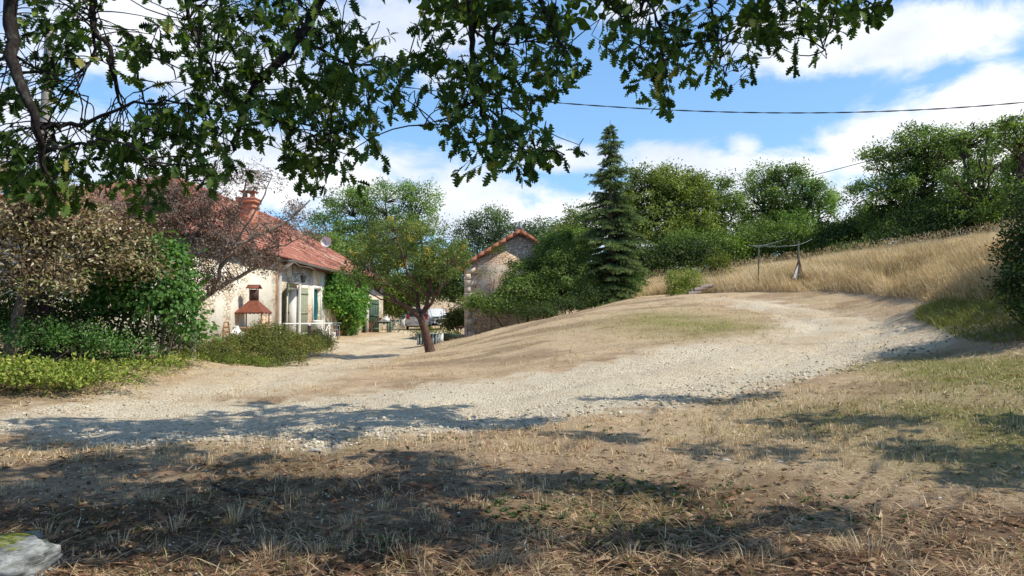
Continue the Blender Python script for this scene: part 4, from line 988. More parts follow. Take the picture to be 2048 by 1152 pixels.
bush('bush', 'dark bush in shade between the barn climber and the spruce', 'bush', at(1170, 34.5), [plobe(1175,590,34.8,36,26), plobe(1130,612,34,40,14), plobe(1080,625,33.4,44,14)], M_l_dark, B_dark, clumps=260, per=34, size=.08, cr=.22, stems=8, tint=(.1, .8))
bush('creeper', 'thin yellow green creeper trailing over the bare barn wall', 'creeper', at(948, 37.6), [plobe(930,606,37.5,14,12,.25), plobe(975,545,37.8,24,8,.12), plobe(1000,500,37.8,18,12,.15)], M_l_yel, B_mid, clumps=46, per=18, size=.07, cr=.2, stems=4, stemr=.012, tint=(.2, .8))
# ---- vine on the facade
bush('climbing_vine', 'lush bright green vine climbing the farmhouse front between window and far shutter', 'vine', (-8.9, 40, Z(-8.9, 40)),
     [(-8.75, 37.6, 2.9, .45, 1.0, .7), (-8.6, 39.3, 2.4, .6, 1.5, 1.1), (-8.5, 41.2, 2.5, .6, 1.4, 1.2), (-8.6, 40.2, 1.6, .55, 1.3, .8), (-8.7, 42.2, 2.9, .4, .8, .7), (-8.8, 42.8, 2.2, .25, .4, .9), (-8.75, 40.6, .9, .35, .9, .5), (-8.8, 36.9, 2.2, .3, .5, .6), (-8.8, 42.6, 3.6, .35, 1.0, .4)],
     M_l_vine, B_mid, clumps=430, per=36, size=.13, cr=.3, stems=9, tint=(.2, .95), hollow=.5, droop=.2, tm=T_hex(.8, .1), stemr=.04)
# ---- apple tree
ab = G(858, 704); ad = ab[1]
def apple():
    root = thing('apple_tree', 'gnarled leaning apple tree with yellowing leaves beside the track', 'apple tree', ab)
    wood = MB(); lv = MB()
    q = lambda px, py, dd=0: P(px, py, ad + dd)
    trunk = [q(862, 712), q(860, 700), q(855, 680), q(848, 655), q(843, 638)]
    wood.tube(trunk, [.24, .18, .15, .14, .135], 12)
    limbs = [([(843,640,0),(825,622,-.2),(800,605,-.4),(780,592,-.5),(758,585,-.3)], .10),
             ([(843,640,0),(836,615,.2),(835,590,.4),(822,575,.6),(800,560,.8),(790,520,.9)], .09),
             ([(843,640,0),(855,610,0),(858,592,.1),(860,560,.1),(850,520,.1),(840,470,0)], .10),
             ([(850,622,0),(868,600,-.3),(880,580,-.5),(885,555,-.6),(900,530,-.6)], .06),
             ([(836,605,.2),(818,590,.1),(795,575,-.6),(770,560,-1.0),(740,545,-1.2)], .05),
             ([(858,592,.1),(835,570,-.5),(818,550,-.9),(800,500,-1.0),(790,460,-.9)], .055),
             ([(862,590,0),(890,570,.7),(905,545,.9),(915,520,1.0)], .045),
             ([(800,605,-.4),(770,600,-.7),(745,590,-.9),(722,575,-1)], .035)]
    pl = []
    for pts, r in limbs:
        p = A([q(*t) for t in pts]); p2 = []
        for i in range(len(p) - 1):
            for s in (0, .33, .66): p2.append(p[i] * (1 - s) + p[i + 1] * s + rng.normal(size=3) * .018)
        p2.append(p[-1]); p2 = A(p2); wood.tube(p2, np.linspace(r, r * .3, len(p2)), 7); pl.append(p2)
    allp = np.concatenate([p[4:] for p in pl])
    L = A([plobe(790,470,ad,60,42,1.1), plobe(850,470,ad,48,48,1.0), plobe(760,520,ad,60,45,1.1), plobe(830,530,ad-.3,80,40,1.2), plobe(900,520,ad,42,36,.8), plobe(735,552,ad-.6,40,20,.7), plobe(790,560,ad-.5,50,18,.8), plobe(910,500,ad,28,24,.6), plobe(705,540,ad-.5,28,30,.5), plobe(725,490,ad,38,34,.7), plobe(880,540,ad-.4,46,22,.8), plobe(930,520,ad+.2,22,16,.4)])
    vol = (L[:, 3] * L[:, 4] * L[:, 5]) ** (2/3); nc = (520 * vol / vol.sum()).astype(int)
    for l, n_ in zip(L, nc):
        d = rdir(n_); cc = l[:3] + d * (.3 + .75 * rng.random(n_) ** .6)[:, None] * l[3:]
        ct = .25 + .35 * rng.random(n_) + .12 * (cc[:, 2] > ab[2] + 3.1)
        ct = np.where((rng.random(n_) < .06) & (cc[:, 2] > ab[2] + 2.9), .97, ct)
        foliage(lv, T_hex(.5), cc, .17 * (.5 + rng.random(n_)), 34, .066, ct, droop=.35)
        for p_ in cc:
            i = np.argmin(np.linalg.norm(allp - p_, axis=1)); s = allp[i]
            wood.tube(bez(s, (s + p_) / 2 + rng.normal(size=3) * .08, p_ + A([0, 0, .05]), 5), np.linspace(.009, .003, 5), 3, cap=False)
    wood.build('trunk', B_apple, root, smooth=True); lv.build('crown', M_l_apple, root)
apple()
# ---- left side: withered tree, hazel, russet tree, weeds
b = at(14, 14.2)
tree('withered_tree', 'withered pale brown leaved tree at the left edge with grey mottled trunk', 'tree', b,
     [plobe(40,440,14.2,120,80,1.2), plobe(140,450,14.6,90,60,1.1), plobe(60,540,14,110,70,1.0), plobe(180,520,14.8,90,60,1.0), plobe(-80,440,14.2,90,120,1.2), plobe(40,372,14.4,66,44,.8), plobe(-10,350,14.6,60,40,.8), plobe(120,395,14.8,50,36,.8), plobe(250,470,15.2,70,45,.8), plobe(280,520,15.5,70,40,.7)],
     M_l_dry, B_mid, trunk_r=.10, fork=.42, clumps=560, per=24, size=.085, cr=.27, hollow=.25, tint=(.0, 1.0), tm=T_hex(.42), wig=.03)
bush('hazel_bush', 'green hazel clump with slender pale stems beside the farmhouse corner', 'bush', at(260, 16.2),
     [plobe(250,540,16.2,70,45,.8), plobe(320,520,16.4,50,52,.7), plobe(330,600,16,60,50,.7), plobe(230,600,16.2,60,50,.7), plobe(370,650,16.4,34,24,.4), plobe(350,560,16.2,34,60,.5)],
     M_l_hazel, B_mid, clumps=300, per=24, size=.10, cr=.22, stems=14, tint=(.2, .95), tm=T_hex(.75, .1), droop=.5, stemr=.035)
bush('bush', 'dark shaded undergrowth behind the hazel stems', 'bush', at(140, 16.4), [plobe(120,600,16.6,100,70,.8), plobe(60,640,16,90,60,.8), plobe(210,660,16.4,90,50,.8), plobe(320,680,17,60,36,.6), plobe(-60,620,15,100,90,.9), plobe(140,690,15.6,110,34,.6)], M_l_dark, B_dark, clumps=420, per=34, size=.075, cr=.25, stems=12, tint=(.1, .95), tm=T_hex(.5))
bush('bush', 'purple leaved plum sucker by the mottled trunk at the left edge', 'bush', at(72, 14.9), [plobe(72,615,14.9,22,46,.3)], leafmat('purple_leaf', [(0, (.03, .012, .025)), (1, (.12, .05, .09))], .2), B_dark, clumps=26, per=30, size=.05, cr=.16, stems=3, stemr=.012)
def russet():
    b = A(at(382, 18.2)); d = 18.2
    root = thing('russet_tree', 'half bare russet leaved plum tree leaning over the farmhouse corner', 'tree', b); wood = MB(); lv = MB()
    q = lambda px, py, dd=0: P(px, py, d + dd)
    limbs = [([(382,722,0),(384,690,0),(386,650,0),(384,615,0)], .115),
      ([(384,620,0),(400,602,.1),(425,585,.2),(455,565,.3),(490,548,.4),(530,528,.5),(552,520,.5)], .075),
      ([(384,618,0),(378,580,-.2),(372,540,-.3),(385,490,-.2),(410,430,0),(430,370,.2)], .075),
      ([(378,580,-.2),(360,540,.3),(330,490,.6),(300,440,.8)], .055),
      ([(425,585,.2),(440,540,-.3),(470,490,-.5),(520,470,-.5),(580,440,-.4),(620,400,-.4)], .05),
      ([(440,540,-.3),(450,470,.2),(480,410,.4),(500,340,.5)], .045),
      ([(490,548,.4),(530,500,.3),(570,490,.3),(610,470,.3)], .03),
      ([(470,490,-.5),(500,440,-.7),(530,390,-.8),(545,350,-.8)], .03), ([(385,490,-.2),(350,430,-.4),(340,380,-.4)], .04),
      ([(530,528,.5),(570,520,.4),(600,530,.3),(630,540,.3)], .02)]
    pl = []
    for pts, r in limbs:
        p = A([q(*t) for t in pts]); p2 = []
        for i in range(len(p) - 1):
            for s in (0, .33, .66): p2.append(p[i] * (1 - s) + p[i + 1] * s + rng.normal(size=3) * .016)
        p2.append(p[-1]); p2 = A(p2); wood.tube(p2, np.linspace(r, r * .35, len(p2)), 7); pl.append(p2)
    allp = np.concatenate([p[5:] for p in pl])
    regs = [(400,420,80,55,150),(450,455,60,55,110),(420,500,70,45,140),(340,420,60,50,90),(330,370,60,40,50),(500,505,60,30,70),(470,360,60,40,30),(540,460,50,40,45),(590,430,44,36,34),(420,560,60,30,70),(530,530,50,16,30),(520,350,60,30,20),(620,470,26,26,14),(400,350,80,40,40),(300,405,60,36,80),(245,430,60,30,70),(330,440,60,36,60),(210,405,50,26,30)]
    for x, y, rx, ry, n_ in regs:
        d_ = rdir(n_) * (rng.random(n_) ** .45)[:, None]; c = q(x, y); s = d / F
        cc = c + d_ * A([rx * s, .9, ry * s]); ct = .1 + .8 * rng.random(n_)
        foliage(lv, T_hex(.42), cc, np.full(n_, .15), 18, .058, ct, droop=.4)
        for p_ in cc:
            i = np.argmin(np.linalg.norm(allp - p_, axis=1)); s0 = allp[i]
            m = (s0 + p_) / 2 + rng.normal(size=3) * .09
            wood.tube(bez(s0, m, p_, 5), np.linspace(.010, .0035, 5), 3, cap=False)
            for _ in range(2):
                e = p_ + rdir(1)[0] * .22; wood.tube([m * .3 + p_ * .7, e], [.004, .002], 3, cap=False)
    wood.build('trunk', B_pale, root, smooth=True); lv.build('crown', M_l_pink, root)
russet()
def low(name, label, cat, px, d, lb, lm, clumps, per, size, cr, tm=None, tint=(.2, .9), **k):
    return bush(name, label, cat, at(px, d), [(*(lambda a: (a[0], a[1], Z(a[0], a[1]) + hh))(P(x, 632, dd)), rx, ry, rz_) for x, dd, hh, rx, ry, rz_ in lb], lm, B_mid, clumps=clumps, per=per, size=size, cr=cr, tm=tm, tint=tint, bottom=-.3, **k)
low('weed_clump', 'bright yellow green weeds along the drive at the left edge', 'weeds', 60, 13, [(0,12.7,.25,1.0,.6,.3),(-120,12.7,.3,.9,.7,.35),(90,13.0,.22,.9,.6,.3),(180,13.5,.22,.9,.5,.28)], M_l_weed, 330, 20, .07, .14, T_hex(.45), stems=30, stemr=.008, droop=-.2)
low('weed_clump', 'thinner weeds fading into dry grass below the hazel clump', 'weeds', 260, 15, [(250,14.6,.15,.8,.5,.2),(310,15.6,.14,.8,.5,.18),(360,16.6,.13,.7,.5,.16)], M_l_weed, 130, 16, .055, .12, T_hex(.4), stems=20, stemr=.006, droop=-.2)
low('weed_clump', 'leafy green weeds growing up round the mottled trunk', 'weeds', 60, 14.4, [(60,14.3,.5,.7,.5,.45),(160,15,.5,.8,.5,.4),(250,15.4,.35,.7,.5,.35)], M_l_hazel, 190, 20, .06, .16, T_hex(.5), stems=12, stemr=.01)
low('low_shrub', 'spreading olive brown shrub in front of the barbecue', 'shrub', 530, 22.5, [(535,22.5,.55,.9,.8,.55),(480,21.8,.35,1.0,.8,.4),(430,20.6,.25,.9,.8,.3),(585,23.4,.38,.9,.8,.38),(620,25,.35,.8,.9,.35),(640,26.5,.42,.35,.6,.42),(560,21.5,.2,.7,.5,.25)], M_l_cot, 900, 42, .05, .17, T_rhomb(.6), stems=30, stemr=.012, tint=(.15, .8))
low('low_shrub', 'low mat of green leaves spreading left of the olive brown shrub', 'shrub', 440, 19.6, [(420,19.3,.12,.8,.6,.18),(470,19.9,.14,.9,.6,.2),(520,20.5,.1,.7,.5,.16)], M_l_weed, 160, 30, .04, .14, T_rhomb(.6), stems=10, stemr=.01, tint=(0, .5))
# ---- dark bush on the right bank + trees out of view to the right that shade the drive
rb = at(2090, 15.5)
bush('bush', 'dark shaded bush leaning in from the right edge above the bank', 'bush', rb, [plobe(2085,500,15.3,70,70,.8), plobe(2120,420,15.5,90,90,.9), plobe(2050,560,15,44,50,.5), plobe(2110,600,14.8,80,60,.8), plobe(2040,480,15.2,26,30,.3)], M_l_dark, B_dark, clumps=420, per=34, size=.075, cr=.24, stems=12, tint=(0, .7), tm=T_hex(.5))
tree('tree', 'leafy tree standing on the bank beyond the right edge', 'tree', (16.0, 17.5, Z(16, 17.5)), [(15.6, 17.2, 5.6, 1.9, 1.9, 1.8), (16.5, 18.8, 6.4, 2.0, 2.0, 1.7), (14.9, 15.8, 5.0, 1.3, 1.5, 1.4)], M_l_mid, B_dark, trunk_r=.2, clumps=330, per=36, size=.13, cr=.4, tint=(.2, .8))
# ragged bank grass
mb = MB(); nn = 42000
x = rng.uniform(8.5, 15, nn); y = rng.uniform(12, 24, nn); bpts = gp([(1830,640),(1905,675),(1990,690),(2100,700)])
pol = [(bpts[0][0], bpts[0][1]), (bpts[1][0], bpts[1][1]), (bpts[2][0], bpts[2][1]), (12, 12.5), (15, 14), (15.5, 20), (13.2, 19.5), (11.5, 21.5)]
k_ = inpoly(x, y, pol); x, y = x[k_], y[k_]; m = len(x)
blades(mb, x, y, zat(x, y) - .02, (.18 + .3 * rng.random(m)) * (.5 + fbm(x, y, 4, 2)), .010 + .01 * rng.random(m), .3 + .5 * rng.random(m), rng.random(m) * 6.28, np.clip(.3 + .3 * rng.random(m), 0, 1), .5)
mb.build('bank_grass', M_grass, None, category='grass', kind='stuff', label='rough grass on the shaded bank right of the drive')
# ================================================================== the oaks over the viewer
M_oak = leafmat('oak_leaf', [(0, (.02, .04, .012)), (.4, (.06, .115, .028)), (.75, (.12, .20, .045)), (.93, (.24, .32, .07)), (1, (.38, .36, .11))], .42, .6, (1.25, 1.35, .35), .12)
B_oak = bark('oak_bark', (.016, .013, .011), (.055, .045, .04), 14)
def proj(p):
    dx, dy, dz = p[0], p[1], p[2] - CAMZ
    f = dy * cos(PITCH) + dz * sin(PITCH); u = -dy * sin(PITCH) + dz * cos(PITCH)
    return 1024 + F * dx / f, 576 - F * u / f
def oak():
    bA = (-5.4, 4.4, Z(-5.4, 4.4)); bB = (6.8, -1.8, Z(6.8, -1.8))
    A_ = thing('oak_tree', 'large overhanging oak whose leafy branches hang across the top of the view', 'oak tree', bA)
    B_ = thing('oak_tree', 'unseen second oak added beyond the right of the view to shade the grass', 'oak tree', bB)  # unseen tree added to carry leaf clumps that shade the foreground
    wa, la, wb, lb = MB(), MB(), MB(), MB()
    trA = A([(-5.4, 4.4, -.2), (-5.35, 4.4, 1.2), (-5.2, 4.45, 2.6), (-4.9, 4.5, 4.0), (-4.6, 4.7, 5.6), (-4.2, 5.2, 7.6)]); wa.tube(trA, [.42, .33, .28, .25, .2, .1], 14)
    trB = A([(6.8, -1.8, -.2), (6.8, -1.7, 1.5), (6.7, -1.5, 3.2), (6.5, -1.0, 5.0), (6.2, 0, 7.2)]); wb.tube(trB, [.4, .32, .28, .24, .14], 12)
    # great limb of the near oak, running above the view from left to right
    LM = A([(-4.9, 4.5, 4.0), (-4.0, 4.9, 4.75), (-2.8, 5.3, 5.1), (-1.4, 5.6, 5.2), (0, 5.7, 5.3), (1.4, 5.8, 5.2), (2.8, 5.9, 4.95), (3.9, 6.0, 4.6)])
    LM2 = []
    for i in range(len(LM) - 1):
        for s in (0, .25, .5, .75): LM2.append(LM[i] * (1 - s) + LM[i + 1] * s + rng.normal(size=3) * .03)
    LM2 = A(LM2); wa.tube(LM2, np.linspace(.17, .035, len(LM2)), 9)
    DD = 5.4
    q = lambda x, y, dd=0: P(x, y, DD + dd)
    limbs = [([(15,-60),(20,30),(28,110),(48,180),(70,230),(82,290),(90,345)], .046, -.5),
     ([(178,-60),(184,20),(190,60),(218,90),(222,130),(235,180),(246,215)], .024, 0), ([(186,50),(186,120),(168,140),(150,160),(162,185),(175,205)], .012, 0),
     ([(680,-60),(640,0),(600,70),(560,120),(515,165),(492,210),(478,260),(470,300)], .040, .2), ([(355,-60),(378,40),(388,75),(410,120),(430,155),(460,190)], .016, 0),
     ([(85,252),(140,248),(200,235),(270,205),(330,200),(400,215)], .016, -.2), ([(250,60),(280,100),(300,110),(340,130),(352,160)], .009, 0),
     ([(270,150),(290,200),(300,260),(310,320)], .008, .1), ([(220,120),(235,175),(250,215)], .012, 0),
     ([(935,-60),(942,40),(946,100),(944,150),(952,185),(965,230),(975,270)], .026, .1), ([(1030,-60),(1010,20),(990,60),(985,120),(985,165),(1000,200),(1010,260)], .019, .3),
     ([(1060,-60),(1085,10),(1100,40),(1115,60),(1130,95)], .020, 0), ([(1225,-60),(1300,10),(1322,60),(1324,90),(1330,150),(1332,185)], .010, .1), ([(1190,-60),(1215,10),(1240,35),(1280,30)], .008, 0),
     ([(1400,-60),(1425,40),(1435,85),(1440,120),(1450,150)], .010, .2), ([(1540,-60),(1590,0),(1620,40),(1640,75),(1650,100)], .010, .1), ([(1660,-60),(1700,-5),(1750,8),(1785,14)], .010, .1),
     ([(600,75),(660,110),(700,128),(760,135),(810,128),(850,140)], .013, .2), ([(480,255),(560,240),(620,250),(660,290),(670,340)], .011, .2), ([(975,262),(1000,290),(1040,300),(1090,305),(1130,310)], .010, .1),
     ([(955,200),(920,215),(890,240),(850,250)], .008, 0), ([(90,300),(140,290),(200,280),(260,290),(300,330)], .013, -.3), ([(30,110),(90,150),(150,170)], .010, -.3), ([(942,60),(1000,90),(1070,80),(1120,95)], .009, .1),
     ([(1322,60),(1280,90),(1240,100),(1215,90)], .006, .1), ([(700,128),(740,190),(750,240),(745,290)], .008, .2)]
    pts_all = [LM2]; 
    for pts, r, dd in limbs:
        p = A([q(x, y, dd + .12 * sin(i * 1.3)) for i, (x, y) in enumerate(pts)]); p2 = []
        for i in range(len(p) - 1):
            for s in (0, .34, .67): p2.append(p[i] * (1 - s) + p[i + 1] * s + rng.normal(size=3) * .010)
        p2.append(p[-1]); p2 = A(p2)
        wa.tube(p2, np.linspace(r, r * .35, len(p2)) * (1 + .12 * rng.random(len(p2))), 7); pts_all.append(p2)
        if pts[0][1] <= -50:       # joined to the great limb out of view above
            j = LM2[np.argmin(np.linalg.norm(LM2 - p2[0], axis=1))]
            wa.tube(bez(j, (j + p2[0]) / 2 + A([0, .1, .15]), p2[0] + (p2[1] - p2[0]) * .05, 6), np.linspace(r * 1.5, r * 1.05, 6), 7)
    allp = np.concatenate(pts_all)
    regs = [(60,110,95,95,.75),(45,270,85,110,.9),(70,375,70,40,1.0),(215,330,105,70,1.15),(120,395,30,40,1.0),(300,250,100,60,.85),(305,370,50,40,.9),(310,405,24,30,1.0),(405,60,120,55,.9),(470,30,90,40,.8),(250,70,55,50,.5),(150,35,80,45,.75),(250,120,60,40,.6),(430,240,110,70,1.05),(470,130,70,60,.75),
      (560,60,110,60,.85),(560,190,100,70,1.0),(640,290,70,60,.95),(665,355,32,34,1.0),(600,330,50,40,.9),(700,110,90,60,.85),(770,200,70,60,.8),(800,120,60,35,.45),(735,285,38,30,.7),(850,110,60,40,.5),(650,190,90,60,.8),(655,30,60,50,.6),(400,330,80,40,.9),(380,160,60,40,.45),
      (960,40,110,55,1.0),(900,130,60,50,.7),(1060,40,70,50,.8),(1040,130,100,50,.85),(1130,110,40,38,.9),(1105,165,45,22,.6),(960,250,90,45,.95),(1040,215,50,35,.5),(875,245,45,30,.6),(1020,290,100,40,1.0),(1110,300,50,24,.8),(955,340,25,25,.8),(1020,340,40,16,.7),(860,205,30,18,.4),(940,180,40,50,.6),(990,190,60,30,.7),
      (1300,35,90,45,.95),(1225,85,28,26,.9),(1280,110,50,35,.8),(1340,120,60,45,.8),(1320,155,50,28,.6),(1332,200,34,16,.9),(1375,60,70,40,.9),(1430,100,55,45,.7),(1440,150,34,26,.8),(1480,40,80,40,.8),(1570,25,80,36,.85),(1480,120,34,18,.6),(1580,95,30,20,.8),(1650,30,55,28,.8),(1640,92,24,14,.8),(1725,15,60,20,.8),(1700,45,30,22,.6),(1620,60,40,26,.5),(1520,75,40,30,.5),
      (60,-60,140,60,.9),(300,-60,200,60,.8),(560,-60,180,60,.8),(960,-60,200,60,.8),(1400,-60,250,50,.8),(1250,0,60,20,.6),(-90,200,70,200,.9)]
    Pp, Dd, Ss, Nn, Tt = [], [], [], [], []
    for x, y, rx, ry, den in regs:
        if y > 300: y -= 14; ry *= .92
        if x < 420 and y < 230: den *= .9
        nt_ = int(rx * ry * pi * den / 590) + 1
        for _ in range(nt_):
            a_ = rng.random() * 6.28; r_ = rng.random() ** .5
            dd = rng.uniform(-.45, .75)
            c = q(x + rx * r_ * cos(a_), y + ry * r_ * sin(a_) * (.9), dd)
            dj = np.linalg.norm(allp - c, axis=1) * (.7 + .9 * rng.random(len(allp))); j = allp[np.argmin(dj)]
            v = c - j; dist = np.linalg.norm(v) + 1e-6
            hang = rng.random() < .75
            dir_ = v / dist * .5 + rdir(1)[0] * .7 + A([0, 0, -.55 if hang else .2]); dir_ /= np.linalg.norm(dir_)
            L = .14 + .12 * rng.random(); s0 = c - dir_ * L * .5
            if dist < 1.3 and rng.random() < .7: wa.tube(bez(j, (j + s0) / 2 + rng.normal(size=3) * .13 * dist + A([0, 0, .10 * dist]), s0, 6), np.linspace(.0055, .003, 6), 4, cap=False)
            e = s0 + dir_ * L; wa.tube([s0, (s0 + e) / 2 + rng.normal(size=3) * .01, e], [.003, .0025, .0015], 3, cap=False)
            m = rng.integers(6, 10); t = np.concatenate([np.linspace(.15, .9, m - 3), [1, 1, 1]])
            bp_ = s0 + (e - s0) * t[:, None]
            dl = rdir(m) * .75 + dir_ * .65 + A([0, 0, -.2])
            Pp.append(bp_); Dd.append(dl); Ss.append(.062 + .052 * rng.random(m)); Nn.append(rdir(m) * .8 + A([0, -.25, .7])); Tt.append(np.clip(.25 + .5 * rng.random() ** 1.5 + .18 * rng.normal(size=m), 0, 1))
    leaves(la, T_oak(), np.concatenate(Pp), np.concatenate(Ss), np.concatenate(Dd), np.concatenate(Nn), np.concatenate(Tt))
    # unseen clumps in both crowns, set sunward to drop shade on chosen foreground patches
    sh = [(150,850,260,12,1.1),(520,825,140,14,.8),(800,830,230,20,1.3),(480,855,220,14,1.2),(960,850,120,12,.9),(680,870,200,12,1.0),(200,880,260,24,1.2),(1330,797,140,9,.9),(1480,798,120,8,.7),
      (600,975,210,26,1.2),(880,960,160,22,.9),(780,915,150,10,.8),(300,930,240,24,1.2),(80,960,160,50,1.3),(300,1010,260,40,1.5),(100,1090,260,70,1.6),(480,1080,280,60,1.5),(760,1050,200,40,1.4),(1250,985,210,24,1.3),(1050,960,110,16,.9),(1120,1045,170,40,1.3),(1430,1080,160,30,1.2),(900,1110,160,40,.8),(1600,1040,100,18,.7),
      (1560,850,160,20,.6),(1740,835,150,16,.8),(1930,850,140,30,1.0),(1800,900,160,20,.6),(2020,930,100,30,1.1),(1900,965,120,14,.5),(2100,860,120,50,1.0),(1150,870,90,8,.5),(1460,900,90,10,.4)]
    CL = []
    for x, y, rx, ry, den in sh:
        g = G(x, y); e1 = G(x + rx, y); e2 = G(x, y - ry); e3 = G(x, y + ry)
        wx = abs(e1[0] - g[0]); wy = max(.22, (e2[1] - e3[1]) / 2)
        for z in np.arange(5.2 + rng.random() * 1.2, 14, .2):
            p = g + SUN * (z - g[2]) / SUN[2]
            X_, Y_ = proj(p)
            if p[1] < .5 or Y_ < -75 - 420 / max(p[1], 1) * .6 or X_ > 2300: break
        nc = max(4, int(wx * wy * 13 * den))
        off = rng.normal(size=(nc, 3)) * A([wx * .5, wy * .5, .35]); CL.append((p + off, den, p, wx))
    for cc, den, p, wx in CL:
        isA = p[0] < 1.0; w_, l_ = (wa, la) if isA else (wb, lb)
        n_ = len(cc); foliage(l_, T_hex(.62), cc, np.full(n_, .22), 48, .16, .3 + .4 * rng.random(n_), flat=.6, droop=.1)
        src = trA[-1] if isA else trB[-1]
        lb_ = bez(src, (src + p) / 2 + A([0, 0, .8]), p, 9); wn = MB()
        w_.tube(lb_, np.linspace(.012, .007, 9), 5)
        for c in cc[::2]: w_.tube([lb_[7], (lb_[7] + c) / 2 + A([0, 0, .1]), c], [.015, .01, .004], 3, cap=False)
    wa.build('trunk', B_oak, A_, smooth=True); la.build('crown', M_oak, A_)
    wb.build('trunk', B_oak, B_, smooth=True); lb.build('crown', M_oak, B_)
oak()
# ================================================================== poles, wires
M_conc = plain('weathered_pole', (.38, .35, .31), .9, var=.35, scale=7, bump=.3)
pt = P(100, 55, 19.5); px_ = pt[0]
pole = thing('utility_pole', 'pale weathered utility pole rising behind the oak leaves at the left', 'pole', (px_ - .25, 19.5, Z(px_, 19.5)))
mb = MB(); mb.tube([(px_ - .28, 19.5, -.2), (px_ - .12, 19.5, 4.5), (px_, 19.5, pt[2])], [.17, .145, .11], 12); mb.build('shaft', M_conc, pole, smooth=True)
for z in (pt[2] - .7, pt[2] - .5): mb = MB(); mb.lathe((px_ - .01, 19.5, z), [(.125, -.02), (.125, .02)], 12); mb.build('band', M_zinc, pole)
mb = MB(); mb.bar((px_, 19.38, pt[2] - .35), (px_ + .25, 19.3, pt[2] - .35), .02); mb.lathe((px_ + .25, 19.3, pt[2] - .42), [(.03, 0), (.045, .05), (.03, .12)], 8); mb.build('hook', M_darkmetal, pole)
M_cable = plain('black_cable', (.03, .035, .045), .5, var=.2)
def cable(px, d, r, lab, twist=0):
    n_ = len(px); ds = np.interp(np.arange(n_), [0, n_ - 1], d); p = A([P(x, y, dd) for (x, y), dd in zip(px, ds)])
    s = np.linspace(0, 1, n_); S = np.linspace(0, 1, 160)
    co_ = [np.polyfit(s, p[:, k], 3) for k in range(3)]; q = np.stack([np.polyval(c, S) for c in co_], 1)
    mb = MB()
    if twist:
        for ph in (0, pi): mb.tube(q + np.stack([np.zeros(160), np.cos(S * twist + ph) * r, np.sin(S * twist + ph) * r], 1), r, 5)
    else: mb.tube(q, r, 5)
    return tag(mb.build('overhead_cable', M_cable, None), lab, 'cable')
cable([(104,72),(450,128),(830,175),(1230,213),(1600,228),(2048,203),(2500,140)], (19.3, 17), .009, 'thick twisted cable sagging across the sky from the pole', 170)
cable([(2500,95),(2048,235),(1800,300),(1600,352),(1470,388),(1300,425),(1060,462),(870,478),(760,484)], (24, 50), .016, 'thin cable running down from the right skyline past the barn ridge')

# ================================================================== things by the house
M_bbqbrick = brickmat('barbecue_brick', (.42, .22, .14), (.55, .36, .24), (.5, .42, .34), 9)
bx_, by_ = -8.5, 25.0; bzg = Z(bx_, by_)
bq = thing('barbecue', 'brick barbecue with a rusty pyramid hood and little chimney against the wall', 'barbecue', (bx_, by_, bzg))
mb = MB(); mb.box((bx_ - .5, by_ - .55, bzg - .2), (bx_ + .4, by_ - .3, bzg + .72)); mb.box((bx_ - .5, by_ + .3, bzg - .2), (bx_ + .4, by_ + .55, bzg + .72)); mb.box((bx_ - .5, by_ - .3, bzg - .2), (bx_ - .35, by_ + .3, bzg + .72)); mb.box((bx_ - .55, by_ - .6, bzg + .722), (bx_ + .45, by_ + .6, bzg + .80)); mb.build('brick_base', M_bbqbrick, bq)
hz0 = 1.62; w_ = .46
mb = MB()
rim = [(-w_, -w_), (w_, -w_), (w_, w_), (-w_, w_)]; tp_ = [(-.11, -.11), (.11, -.11), (.11, .11), (-.11, .11)]
for i in range(4):
    a, b = rim[i], rim[(i + 1) % 4]; c, d = tp_[(i + 1) % 4], tp_[i]
    mb.quad((bx_ + a[0], by_ + a[1] * 1.0, hz0), (bx_ + b[0], by_ + b[1], hz0), (bx_ + c[0], by_ + c[1], hz0 + .40), (bx_ + d[0], by_ + d[1], hz0 + .40))
    for k in range(7):
        s0, s1 = k / 7, (k + 1) / 7; p = A([bx_ + a[0] + (b[0]-a[0])*s0, by_ + a[1] + (b[1]-a[1])*s0, hz0]); q = A([bx_ + a[0] + (b[0]-a[0])*s1, by_ + a[1] + (b[1]-a[1])*s1, hz0])
        mb.add([p, q, (p + q) / 2 - A([0, 0, .07])], A([[0, 1, 2]]))
hood = mb.build('hood', M_rust, bq)
mb = MB(); mb.box((bx_ - .12, by_ - .12, hz0 + .39), (bx_ + .12, by_ + .12, hz0 + .75)); mb.box((bx_ + .121, by_ - .05, hz0 + .5), (bx_ + .13, by_ + .05, hz0 + .62)); chm = mb.build('flue', M_rustd, hood)
mb = MB(); mb.quad((bx_ - .2, by_ - .22, hz0 + .78), (bx_ + .2, by_ - .22, hz0 + .78), (bx_ + .2, by_, hz0 + .9), (bx_ - .2, by_, hz0 + .9), .015, (0, 0, 1)); mb.quad((bx_ - .2, by_, hz0 + .9), (bx_ + .2, by_, hz0 + .9), (bx_ + .2, by_ + .22, hz0 + .78), (bx_ - .2, by_ + .22, hz0 + .78), .015, (0, 0, 1))
for sx in (-.11, .11):
    mb.box((bx_ + sx - .01, by_ - .11, hz0 + .75), (bx_ + sx + .01, by_ - .09, hz0 + .85)); mb.box((bx_ + sx - .01, by_ + .09, hz0 + .75), (bx_ + sx + .01, by_ + .11, hz0 + .85))
mb.build('flue_cover', M_rust, hood)
for sx, sy in ((-1, -1), (1, -1), (1, 1), (-1, 1)): mb = MB(); mb.bar((bx_ + sx * .38, by_ + sy * .38, bzg + .8), (bx_ + sx * .38, by_ + sy * .38, hz0 + .03), .022); mb.build('post', M_ochre, bq)
